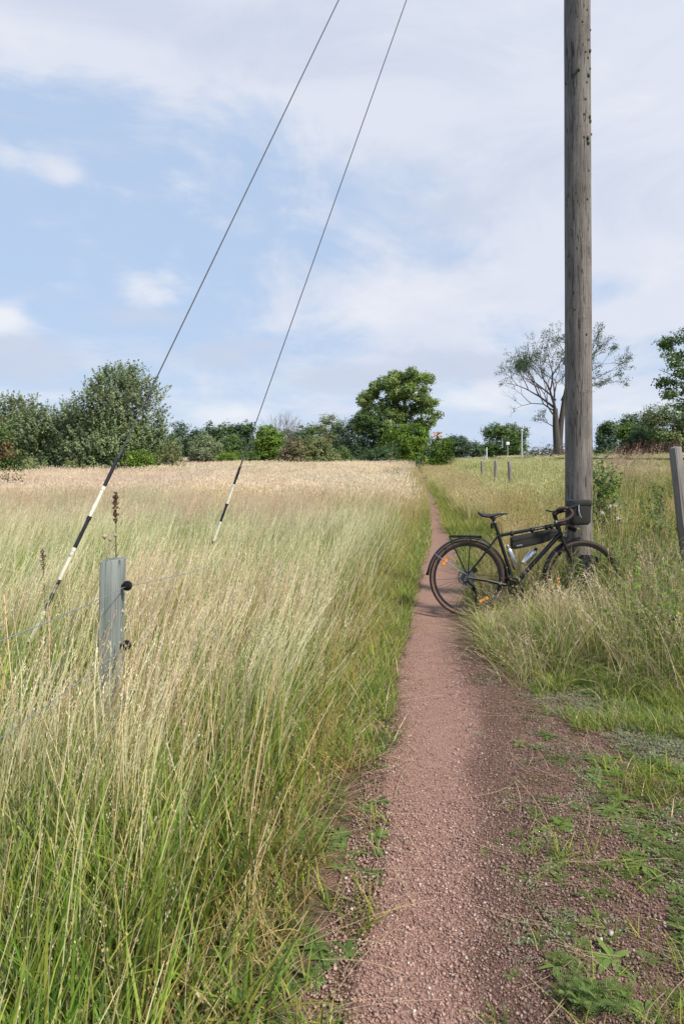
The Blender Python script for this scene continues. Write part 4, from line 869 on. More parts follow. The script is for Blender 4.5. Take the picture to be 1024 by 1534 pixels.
def bare_elm():
    r = np.random.default_rng(12); d = 58; k = d / F; x = (836 - CX) * k; z0 = Hf(x, d) - .1
    o = empty('half_bare_elm', (x, d, z0)); tag(o, 'tall half bare elm with arching boughs behind the wooden pole', 'tree')
    zz = lambda y: (HZ - y) * k + CAMZ - z0; xx = lambda px: (px - 836) * k
    mb = MB(); tips = []
    mb.tube([(0, 0, -.3), (xx(834), 0, zz(665)), (xx(832), 0, zz(640)), (xx(831), 0, zz(612))], [.44, .33, .27, .20], 10, caps=False)
    mb.tube([(xx(838), .1, -.3), (xx(838), .1, zz(660)), (xx(840), .1, zz(635)), (xx(845), .1, zz(600)), (xx(850), .2, zz(575))], [.34, .27, .24, .19, .14], 9, caps=False)
    for px, py, dx, dy_, dz, L, rd, dep in [(831, 612, -.78, .1, .62, 2.4, .16, 5), (831, 612, -.25, -.3, .95, 2.3, .17, 6), (831, 612, -.05, .5, .9, 2.3, .15, 6), (832, 628, -.45, -.5, .8, 2.0, .12, 5), (850, 575, .15, .2, .95, 1.9, .14, 5), (850, 575, .7, -.2, .62, 2.1, .14, 5), (846, 598, .85, .1, .45, 2.3, .12, 5),
                                            (848, 585, .75, -.5, .42, 2.2, .11, 5), (843, 606, .75, .6, .35, 2.0, .10, 5), (832, 600, -.6, .5, .8, 2.0, .13, 5), (840, 600, .1, -.6, .9, 2.0, .12, 5), (834, 618, -.9, -.1, .42, 2.0, .11, 5)]:
        grow(mb, tips, r, Vector((xx(px), 0, zz(py))), Vector((dx, dy_, dz)).normalized(), L * .70, rd * .70, dep + 1, .08, .46, .80, (2, 2), None, .10)
    grow(mb, tips, r, Vector((xx(831), 0, zz(640))), Vector((-.9, 0, .5)).normalized(), .7, .05, 3, .2, .5)
    mb.build('trunk', wood('elm bark', (.075, .066, .058), (.115, .10, .088), (.05, .045, .04), .5), o)
    T = np.array([tuple(t) for t in tips]); print('elm tips', len(T), 'x', T[:, 0].min(), T[:, 0].max(), 'z', T[:, 2].max(), 'wanted', xx(753), xx(940), zz(483))
    out = np.abs(T[:, 0]) / 5.0 + (T[:, 2] < 6) * .3; pr = .6 + .5 * np.clip(out, 0, 1.2); pr = pr / pr.sum(); n = 19000; ci = r.choice(len(T), n, p=pr)
    keep = vnoise(T[:, 0] * 1.1 + 5, T[:, 2] * 1.1, 8)[ci] > .30; ci = ci[keep]; N = len(ci)
    P = T[ci] + r.normal(0, .10, (N, 3)); a = r.normal(0, 1, (N, 3)); a /= np.linalg.norm(a, axis=1)[:, None]; b = np.cross(a, r.normal(0, 1, (N, 3))); b /= np.linalg.norm(b, axis=1)[:, None]
    s_ = .11 * r.uniform(.6, 1.3, (N, 1)); a *= s_ * .5; b *= s_ * .28; V = np.stack([P - a, P + b, P + a, P - b], 1).reshape(-1, 3)
    np_mesh('crown', V, np.arange(N * 4).reshape(-1, 4), M_LEAF, o, color=np.repeat(np.array(GT['dark']) * .9 * r.uniform(.7, 1.2, (N, 1)), 4, 0))
bare_elm()
def bare_top():
    d = 70; r = np.random.default_rng(3); k = d / F; x = (420 - CX) * k; z0 = Hf(x, d); o = empty('bare_tree', (x, d, z0)); tag(o, 'leafless twiggy tree top rising behind the bright green tree', 'tree')
    mb = MB(); tips = []; mb.tube([(0, 0, -.2), (0, 0, 1.6)], [.12, .1], 6)
    for i in range(7): grow(mb, tips, r, Vector((0, 0, 1.5)), Vector((r.normal(0, .35), r.normal(0, .3), 1)).normalized(), 1.25, .05, 4, .1, .35, .8, (2, 3))
    mb.build('branches', wood('pale bark', (.20, .18, .16), (.28, .26, .24), (.16, .15, .13), .5), o)
bare_top()
def right_maple():
    r = np.random.default_rng(21); d = 36; k = d / F; x = (1040 - CX) * k; z0 = Hf(x, d) - .05; zz = lambda y: (HZ - y) * k + CAMZ - z0; xx = lambda px: (px - 1040) * k
    o = empty('loose_maple', (x, d, z0)); tag(o, 'loose crowned tree cut by the right border of the photo', 'tree')
    mb = MB(); mb.tube([(0, 0, -.2), (0, 0, zz(600)), (.1, 0, zz(540)), (0, 0, zz(505))], [.2, .15, .09, .03], 8)
    for i in range(16):
        f = i / 16; p = Vector((0, 0, zz(625 - 100 * f))); a = i * 2.4 + 2; L = 1.7 * r.uniform(.7, 1.1); e = p + Vector((math.cos(a) * L, math.sin(a) * L, L * .5)); mb.tube([p, p.lerp(e, .5), e], [.05, .03, .012], 5)
    mb.build('trunk', M_BARK, o)
    lob = [(xx(px), r.normal(0, .5), zz(py), rr * k, rr * k, rr * k * .6) for px, py, rr in [(1012, 510, 13), (1030, 502, 16), (1004, 545, 12), (1020, 530, 14), (1042, 530, 20), (998, 572, 12), (1016, 560, 13), (1000, 590, 12), (1024, 582, 16), (1045, 560, 22), (1060, 520, 22), (1070, 580, 26), (1030, 610, 22), (1060, 640, 24), (1004, 530, 8)]]
    crown('crown', o, lob, 8500, .15, GT['green'], r, 'round', .25, .24, 22, colr2=GT['bright'], share2=.2)
right_maple()
G_R = 'bushes on the bank at the right'
bush('hedge_tree', 'dark green small tree just right of the wooden pole', 'tree', G_R, 912, 38, 632, 50, GT['blue'], 8000, .14, 10, 70, clump=.24, colr2=GT['green'], share2=.4, base=.08)
bush('hedge_tree', 'light green pointed small tree among the darker hedge trees', 'tree', G_R, 941, 30, 634, 46, GT['green'], 7000, .13, 9, 71, clump=.2, base=.08, colr2=GT['bright'], share2=.4)
bush('hedge_tree', 'middle hedge tree with its crown rising towards the right border', 'tree', G_R, 955, 60, 617, 54, GT['dark'], 11000, .15, 12, 72, clump=.26, base=.1, colr2=GT['green'], share2=.5)
bush('hedge_tree', 'broad grey olive bush below the loose crowned tree', 'bush', G_R, 1008, 90, 600, 42, GT['olive'], 24000, .12, 15, 73, clump=.24, base=.12, colr2=GT['green'], share2=.6)
bush('hedge_tree', 'dark bush filling the bottom right of the hedge', 'bush', G_R, 975, 70, 640, 44, GT['dark'], 14000, .12, 12, 74, clump=.22, base=.1, colr2=GT['olive'], share2=.3)
bush('bramble', 'dry reddish brown bramble tangle under the olive bush', 'bramble', None, 985, 110, 664, 34, (.085, .045, .035), 9000, .08, 14, 75, 'spray', trunk=False, clump=.16, base=.05, colr2=(.13, .085, .06), share2=.4)
bush('dead_weeds', 'brown umbelled dead weeds round the foot of the half bare elm', 'weed', None, 826, 76, 664, 50, (.09, .055, .045), 1500, .10, 12, 76, trunk=False, clump=.2, base=.1, per=12)
bush('hawthorn_bush', 'leafy green bush just behind the wooden pole on the bank', 'bush', None, 903, 46, 682, 9.0, GT['green'], 3000, .036, 10, 77, 'spray', trunk=False, clump=.11, base=.1, colr2=GT['bright'], share2=.35, dy=.6)
bush('leafy_weed', 'dark leafy weed in the bank beside the leaning grey post', 'weed', None, 986, 34, 722, 8.2, GT['green'], 900, .035, 7, 78, 'spray', trunk=False, clump=.07, base=.1)

# ------------------------------------------------------------------ railway, gate, signs and posts in the distance
def railway():
    o = empty('railway_track', (0, 0, 0)); tag(o, 'rusty railway line on sleepers along the top of the bank', 'railway track')
    ys = np.concatenate([np.arange(4, 40, 1.0), np.arange(40, 130, 5)]); s0 = 7.6
    for off in (0, 1.435):
        mb = MB()
        P = [(path_c(y) + s0 + off, y, Hf(path_c(y) + s0 + off, y) + .19) for y in ys]
        for w0, w1, z0, z1 in ((.036, .036, -.03, .0), (.009, .009, -.12, -.03), (.06, .06, -.14, -.12)):
            vs = []; fs = []
            for p in P: vs += [(p[0] - w0, p[1], p[2] + z0), (p[0] + w0, p[1], p[2] + z0), (p[0] + w1, p[1], p[2] + z1), (p[0] - w1, p[1], p[2] + z1)]
            for i in range(len(P) - 1):
                for a in range(4): b = (a + 1) % 4; fs.append((i * 4 + a, i * 4 + b, i * 4 + 4 + b, i * 4 + 4 + a))
            mb.add(vs, fs)
        mb.build('rail', M_RAIL, o, smooth=False)
    proto = None; y = 5.0; i = 0
    while y < 60:
        x = float(path_c(y)) + s0 + .717; z = Hf(x, y)
        if proto is None:
            mb = MB(); mb.box(-1.2, 1.2, -.12, .12, -.12, .045, ch=.02); proto = mb.build('sleeper', M_SLEEPER, o); s_ = proto
        else: s_ = proto.copy(); col.objects.link(s_)
        s_.location = (x, y, z); s_.rotation_euler = (0, 0, -math.atan((path_c(y + 1) - path_c(y)))); y += .65
railway()
def gate():
    d = 70; k = d / F; o = empty('field_gate', W(614, 693, d)); tag(o, 'blue grey metal field gate at the far end of the path', 'gate')
    z0 = Hf(W(614, 690, d).x, d); o.location.z = z0; zt = lambda y: (HZ - y) * k + CAMZ - z0
    a, b = (598 - 614) * k, (626 - 614) * k
    for z in (zt(687.2), zt(690), zt(693), .35): mb = MB(); mb.tube([(a, 0, z), (b, 0, z)], .035, 6); mb.build('rail', M_GATE, o)
    for x in (a, (a + b) / 2, b): mb = MB(); mb.tube([(x, 0, .1), (x, 0, zt(687))], .035, 6); mb.build('upright', M_GATE, o)
    mb = MB(); mb.tube([(b + .12, 0, -.2), (b + .12, 0, zt(684.5))], .10, 8); mb.build('post', M_GATE, o)
    c = W(636, 690, 72); z0 = Hf(c.x, 72); q = empty('yellow_bin', (c.x, 72, z0)); tag(q, 'pale yellow grit bin just right of the field gate', 'grit bin')
    h = CAMZ + (HZ - 688.5) / F * 72 - z0; mb = MB(); mb.box(-.40, .40, -.3, .3, 0, h - .12, ch=.03); mb.build('box', M_YELLOW, q); mb = MB(); mb.box(-.44, .44, -.34, .34, h - .118, h, ch=.05); mb.build('lid', M_YELLOW, q)
gate()
def crossing_sign():
    d = 66; k = d / F; c = W(655, 650, d); z0 = Hf(c.x, d); o = empty('crossing_sign', (c.x, d, z0)); tag(o, 'orange and white railway crossing cross above the spire topped tree', 'sign')
    zc = CAMZ + (HZ - 651) * k - z0; mb = MB(); mb.tube([(0, .05, 0), (0, .05, zc + .3)], .04, 8); mb.build('post', M_POSTW, o)
    for s_ in (1, -1):
        Mx = Matrix.Translation((0, -.03 * (1 + s_), zc)) @ Matrix.Rotation(R(28 * s_), 4, 'Y')
        for x0, x1, mt in ((-.50, -.24, M_SIGNO), (-.238, -.08, M_SIGNW), (-.078, .078, M_SIGNO), (.08, .238, M_SIGNW), (.24, .50, M_SIGNO)):
            mb = MB(); mb.box(x0, x1, -.01, .01, -.07, .07, Mx); mb.build('cross_board', mt, o, smooth=False)
crossing_sign()
def pole_post(name, label, cat, px, ytop, ybot, d, rad, mt, top=None):
    c = W(px, ybot, d); z0 = Hf(c.x, d) - .1; o = empty(name, (c.x, d, z0)); tag(o, label, cat); h = CAMZ + (HZ - ytop) / F * d - z0
    mb = MB(); mb.tube([(0, 0, 0), (0, 0, h)], [rad, rad * .85], 8); mb.build('post', mt, o)
    if top == 'cap': mb = MB(); mb.lathe([(rad * .9, h), (rad * 1.5, h + .04), (rad * 1.1, h + .16), (.02, h + .2)], 8); mb.build('lamp_head', mt, o)
    if top == 'box': mb = MB(); mb.box(-.14, .14, -.08, .08, h - .24, h, ch=.03); mb.build('sign_plate', M_SIGNW, o); mb = MB(); mb.tube([(-.45, 0, h - .5), (-.45, 0, h + .12)], .03, 6); mb.build('rod', mt, o)
pole_post('signal_mast', 'tall pale mast in front of the round green tree', 'mast', 781, 646, 682, 58, .085, M_POSTW, 'cap')
pole_post('marker_post', 'short white marker post left of the round green tree', 'post', 728.5, 670, 684, 52, .045, M_SIGNW)
pole_post('signal_box', 'small white signal box on a thin post before the round green tree', 'signal', 760, 662, 684, 58, .03, M_POSTW, 'box')

# fence posts of the bank, weathered and leaning
def post_mesh(h, w_, seed):
    r = np.random.default_rng(seed); mb = MB(); n = 9; vs = []; fs = []; c = .07
    oct_ = [(-1 + c, -1), (1 - c, -1), (1, -1 + c), (1, 1 - c), (1 - c, 1), (-1 + c, 1), (-1, 1 - c), (-1, -1 + c)]
    for i in range(n):
        z = -.25 + (h + .25) * i / (n - 1); k = w_ / 2 * (1 + r.normal(0, .012)); sx = r.normal(0, .0015)
        for a, b in oct_: vs.append((a * k + sx, b * k, z + (a * .004 + r.normal(0, .0012) if i == n - 1 else 0)))
    k = w_ / 2 * .90
    for a, b in oct_: vs.append((a * k, b * k, h + .006 + a * .004 + r.normal(0, .001)))
    for i in range(n):
        for a in range(8): b = (a + 1) % 8; fs.append((i * 8 + a, i * 8 + b, i * 8 + 8 + b, i * 8 + 8 + a))
    fs.append(tuple(n * 8 + a for a in range(8))); mb.add(vs, fs); return mb
def insulator(parent, loc, axis=(1, 0, 0), s_=1.0, ribs=6):
    """black ribbed coil insulator on a screw"""
    prof = [(.008, 0), (.011, .006)]
    for i in range(ribs):
        z = .010 + i * .0072; rr = .031 * math.sin((i + 1.1) / (ribs + 1.2) * math.pi) ** .45; prof += [(rr * .72, z), (rr, z + .002), (rr, z + .0045), (rr * .72, z + .0064)]
    prof += [(.010, .012 + ribs * .0072), (.004, .018 + ribs * .0072)]
    q = Vector(axis).to_track_quat('Z', 'Y').to_matrix().to_4x4(); mb = MB(); mb.lathe([(a * s_, b * s_) for a, b in prof], 20, Matrix.Translation(loc) @ q)
    return mb.build('insulator', M_BLKMAT, parent)
G_F = 'grey fence posts along the bank'
def bank_post(px, ytop, d, w_, lean, lab, seed, ins=False):
    c = W(px, ytop, d); z0 = Hf(c.x, d); h = c.z - z0; o = empty('fence_post', (c.x - math.sin(lean) * h, d, z0), (0, lean, R(18))); tag(o, lab, 'fence post', G_F)
    post_mesh(h, w_, seed).build('post', M_GREYPOST, o)
    return o, h
o_, h_ = bank_post(1004, 669, 6.3, .078, R(-7.5), 'leaning grey square fence post at the right border, nearest on the bank', 1)
insulator(o_, (.046, -.01, h_ - .40), (1, 0, 0), .75, 3)
mb = MB(); mb.tube([(.046, 0, h_ - .40), (.11, 0, h_ - .395)], .012, 8); mb.build('bracket', M_BLKMAT, o_)
bank_post(762, 691, 21, .085, R(-3), 'far fence post nearest to the pole of the three beyond the saddle', 2)
bank_post(742.5, 690, 25, .085, R(2), 'middle one of the three far fence posts beyond the saddle', 3)
bank_post(721, 691, 30, .09, R(-2), 'farthest and faintest of the three fence posts beyond the saddle', 4)
def stub():
    c = W(1024, 704, 6.5); z0 = Hf(c.x, 6.5); o = empty('fence_stay', (c.x + math.tan(R(5)) * (c.z - z0), 6.5, z0), (0, R(-5), 0)); tag(o, 'dark grey stay post cut by the right border beside the leaning post', 'fence post')
    post_mesh(c.z - z0, .075, 9).build('post', M_GREYPOST, o)
stub()

# near fence post on the left with its insulators and wires
def near_post():
    d = 2.72; c = W(157, 843, d); z0 = Hf(c.x, d); h = c.z - z0; o = empty('fence_post', (c.x, d + .05, z0), (R(-1), R(.7), R(4)))
    tag(o, 'greenish square fence post with two black insulators standing in the tall grass', 'fence post')
    post_mesh(h, .084, 20).build('post', M_POST, o); pts_ = []
    for py in (880, 970):
        z = W(0, py, d).z - z0; insulator(o, (.043, -.028, z), (1, -.25, 0), .66, 7); pts_.append(Vector((c.x + .075, d - .005, z + z0)))
    for i, p in enumerate(pts_):
        end = W(-190, 1032 if i == 0 else 1235, 1.35); o2 = MB(); mid = p.lerp(end, .5) - Vector((0, 0, .012))
        P = [p, p.lerp(mid, .5) - Vector((0, 0, .004)), mid, mid.lerp(end, .5) - Vector((0, 0, .003)), end]
        o2.tube(P, .0017, 5); w_ = o2.build('fence_wire', M_THINWIRE); tag(w_, ('upper' if i == 0 else 'lower') + ' thin fence wire running from the greenish post to the left border', 'fence wire')
    p = pts_[0]; e = Vector((p.x + .08, 7.4, .45)); mb = MB(); mb.tube([p, p.lerp(e, .33) - Vector((0, 0, .02)), p.lerp(e, .66) - Vector((0, 0, .02)), e], .0017, 5); w_ = mb.build('fence_wire', M_THINWIRE)
    tag(w_, 'slack fence wire running from the greenish post away into the meadow grass', 'fence wire')
near_post()

# ------------------------------------------------------------------ the wooden pole and its two stays
PX_, PY_ = (868 - CX) / 155.0, 6.62
def big_pole():
    r = np.random.default_rng(8); z0 = Hf(PX_, PY_) - .3; ht = 10.9; o = empty('wooden_pole', (PX_, PY_, z0), (0, R(-.18), 0)); tag(o, 'tall weathered round wooden pole that the bicycle leans against', 'pole')
    n, k = 130, 56; vs = []; fs = []
    a = np.linspace(0, 2 * np.pi, k, endpoint=False)
    for i in range(n):
        z = ht * i / (n - 1); rad = .128 - .0010 * z
        g = .0035 * (vnoise(a * 4.5 + 40, np.full(k, z * .35), 5) - .5) + .0022 * (vnoise(a * 16 + 11, np.full(k, z * .9), 6) - .5) + .004 * (fbm(a * 1.2 + 3, np.full(k, z * 1.2), 7) - .5)
        g -= .007 * sstep(.035, np.abs(((a - 4.2 - .10 * math.sin(z * .7)) + np.pi) % (2 * np.pi) - np.pi), 0) * .0
        rr = rad + g
        for j in range(k): vs.append((rr[j] * math.cos(a[j]), rr[j] * math.sin(a[j]), z))
    for i in range(n - 1):
        for j in range(k): l = (j + 1) % k; fs.append((i * k + j, i * k + l, (i + 1) * k + l, (i + 1) * k + j))
    fs.append(tuple((n - 1) * k + j for j in range(k))); mb = MB(); mb.add(vs, fs); mb.build('shaft', M_POLE, o)
    # knots and moss cushions where the photograph shows them (column, row)
    mp = [(876, 12), (868, 31), (883, 39), (879, 56), (881, 72), (873, 76), (877, 84), (882, 98), (862, 103), (878, 110), (875, 121), (873, 147), (880, 172), (881, 178), (846, 116), (870, 170), (885, 195), (876, 205), (877, 212), (878, 253), (875, 297), (852, 341), (870, 204), (888, 575), (856, 462), (873, 500)]
    moss = MB(); knot = MB()
    for i, (px, py) in enumerate(mp):
        u = np.clip((px - 866.5) / 20.2, -.97, .99); z = CAMZ + (HZ - py) / F * 6.49 - z0; rad = .128 - .0010 * z; ang = -math.acos(u); c = Vector((rad * math.cos(ang), rad * math.sin(ang), z))
        big = i in (4, 8, 9, 12, 13, 17, 18)
        tgt, s_ = (moss, .016 if big else .009) if (i % 3 != 1 or big) else (knot, .010)
        Mx = Matrix.Translation(c) @ Vector((math.cos(ang), math.sin(ang), 0)).to_track_quat('Z', 'X').to_matrix().to_4x4() @ Matrix.Diagonal((1.4, 1.0, 1, 1))
        if tgt is knot: tgt = MB()
        tgt.lathe([(s_, -.006), (s_ * .95, s_ * .35), (s_ * .6, s_ * .8), (s_ * .2, s_)], 7, Mx)
        if tgt is not moss: tgt.build('knot', M_BARK, o)
    q = moss.build('moss', M_MOSS, o); tag(q, kind='stuff')
big_pole()
def stay(p1, p2, dist, tube_top, bands, lab, rad, seed):
    """p1,p2: two photo points on the stay; it runs from the ground at depth dist up to the pole's top"""
    r = np.random.default_rng(seed); sl = (p2[0] - p1[0]) / (p2[1] - p1[1])
    yb = HZ + F * CAMZ / dist; foot = W(p1[0] + sl * (yb - p1[1]), yb, dist); foot.z = Hf(foot.x, foot.y)
    top_py = p1[1] + ((PX_ - .05) * F / PY_ + CX - p1[0]) / sl; top = W(p1[0] + sl * (top_py - p1[1]), top_py, PY_ - .02)
    ax = top - foot; o = empty('guy_wire', foot); tag(o, lab, 'guy wire')
    def at(py):        # point of the stay seen at photo row py
        lo, hi = 0., 1.
        for _ in range(40):
            m_ = (lo + hi) / 2; q = foot + ax * m_
            if HZ - (q.z - CAMZ) / q.y * F > py: lo = m_
            else: hi = m_
        return ax * ((lo + hi) / 2)
    mb = MB(); mb.tube([Vector((0, 0, 0)), ax], .0044, 8); mb.build('cable', M_STEEL, o)
    prev = tube_top
    for i, (yb_, mt) in enumerate(bands):
        a, b = at(prev), at(yb_); n = 6; P = [a.lerp(b, f) for f in np.linspace(0, 1, n)]
        mb = MB(); mb.tube(P, [rad * (1 + r.normal(0, .03)) for _ in P], 10); mb.build('sleeve', mt, o)
        if i: mb = MB(); mb.tube([a - (b - a).normalized() * .012, a + (b - a).normalized() * .012], rad * 1.22, 10); mb.build('sleeve_joint', mt, o)
        prev = yb_
    a, b = at(tube_top - 14), at(tube_top); mb = MB(); mb.tube([a, b], [.008, rad * .6], 8); mb.build('clamp', M_STEEL, o)
def worn(name, base, under, amount):
    m, t = newmat(name); co = t.node('ShaderNodeTexCoord').outputs['Object']; n = t.noise(co, 22, 5, .65)
    c = t.mix(t.ss(n, 1 - amount, 1 - amount + .05), base, under)
    p = t.node('ShaderNodeBsdfPrincipled', {'Base Color': c, 'Roughness': .55}); o = t.node('ShaderNodeOutputMaterial'); t.l.new(p.outputs[0], o.inputs[0]); return m
M_WORNB = worn('worn black sleeve', (.022, .022, .028), (.26, .22, .17), .50); M_WORNW = worn('worn cream sleeve', (.66, .62, .50), (.12, .10, .09), .40)
stay((507, 0), (228, 580), 4.0, 686, [(731, M_BLKWIRE), (776, M_WHTWIRE), (823, M_BLKWIRE), (871, M_WORNW), (918, M_WORNB), (962, M_WORNW)], 'nearer guy wire with thick black and cream sleeves, crossing the sky from lower left', .0120, 3)
stay((608, 0), (415, 542), 6.7, 699, [(727, M_BLKWIRE), (756, M_WHTWIRE), (783, M_BLKWIRE), (812, M_WHTWIRE), (835, M_WORNB)], 'farther guy wire with thinner black and cream sleeves, right of the other one', .0125, 4)

# ------------------------------------------------------------------ tall single weeds of the meadow
def dock(px, ytop, ybot, d, lab, seed, dens=1.0):
    r = np.random.default_rng(seed); c = W(px, ytop, d); z0 = Hf(c.x, d); h = c.z - z0; o = empty('dock_plant', (c.x, d, z0), (0, R(r.uniform(-3, 3)), 0)); tag(o, lab, 'plant')
    mb = MB(); mb.tube([(0, 0, 0), (.006, 0, h * .5), (0, 0, h)], [.0045, .0035, .0015], 5); mb.build('stem', M_DOCK, o)
    zb = W(px, ybot, d).z - z0; t = MB()
    for i in range(int(230 * dens)):
        z = r.uniform(zb, h); w_ = .017 * (.35 + .65 * math.sin((z - zb) / (h - zb) * 3.0)); cl = math.sin(z * 210) * .5 + .6
        a = r.uniform(0, 6.28); p = Vector((math.cos(a) * w_ * cl, math.sin(a) * w_ * cl, z)); s_ = r.uniform(.004, .0075)
        u = Vector(r.normal(0, 1, 3)).normalized() * s_; v = u.orthogonal().normalized() * s_ * .8; t.add([p - u, p + v, p + u, p - v, p + u.cross(v).normalized() * s_ * .6], [(0, 1, 4), (1, 2, 4), (2, 3, 4), (3, 0, 4)])
    q = t.build('seeds', M_DOCK, o, smooth=False)
dock(173, 737, 783, 3.6, 'dark brown dock seed head right of the nearer striped wire', 1)
dock(69, 822, 856, 4.4, 'small dull brown dock seed head left of the nearer striped wire', 2, .45)
def thistle(px, py, d, lab, s_=.015):
    c = W(px, py, d); z0 = Hf(c.x, d); o = empty('thistle', (c.x, d, z0)); tag(o, lab, 'plant', 'dry seed heads above the greenish post')
    mb = MB(); mb.tube([(.01, 0, 0), (0, 0, c.z - z0)], .0018, 4); mb.build('stem', M_THISTLE, o)
    mb = MB(); mb.lathe([(.3 * s_, -s_), (.85 * s_, -s_ * .5), (s_, 0), (.9 * s_, s_ * .5), (.5 * s_, s_ * .8), (.2 * s_, s_ * 1.0)], 9, Matrix.Translation((0, 0, c.z - z0))); mb.build('seed_head', M_THISTLE, o)
thistle(157, 804, 3.5, 'pale round dry seed head, left one above the greenish post', .012); thistle(165, 808, 3.5, 'brown round dry seed head in the middle above the greenish post', .010); thistle(173, 802, 3.6, 'small brown dry seed head, right one above the greenish post', .009)
for i_, (px, py) in enumerate(((913, 758), (921, 757), (901, 768), (925, 777))):
    o_ = empty('white_flower', W(px, py, 7.4)); z0 = Hf(o_.location.x, 7.4); h = o_.location.z - z0; o_.location.z = z0
    tag(o_, ['faded pinkish flower head nearest the handlebar bag', 'pair flower head right of the pinkish one', 'low white flower head beside the pole', 'white flower head lowest on the bank'][i_], 'flower', 'faded flower heads on the bank right of the pole')
    mb = MB(); mb.tube([(0, 0, 0), (0, 0, h)], .002, 4); mb.build('stem', M_DOCK, o_); t = MB(); r = np.random.default_rng(i_)
    for j in range(40): p = Vector(r.normal(0, .009, 3)) + Vector((0, 0, h)); u = Vector(r.normal(0, 1, 3)).normalized() * .006; v = u.orthogonal().normalized() * .005; t.add([p - u, p + v, p + u, p - v], [(0, 1, 2, 3)])
    t.build('petals', plain('faded petals %d' % i_, [(.55, .42, .38), (.55, .45, .42), (.6, .58, .55), (.6, .6, .58)][i_], .9), o_, smooth=False)
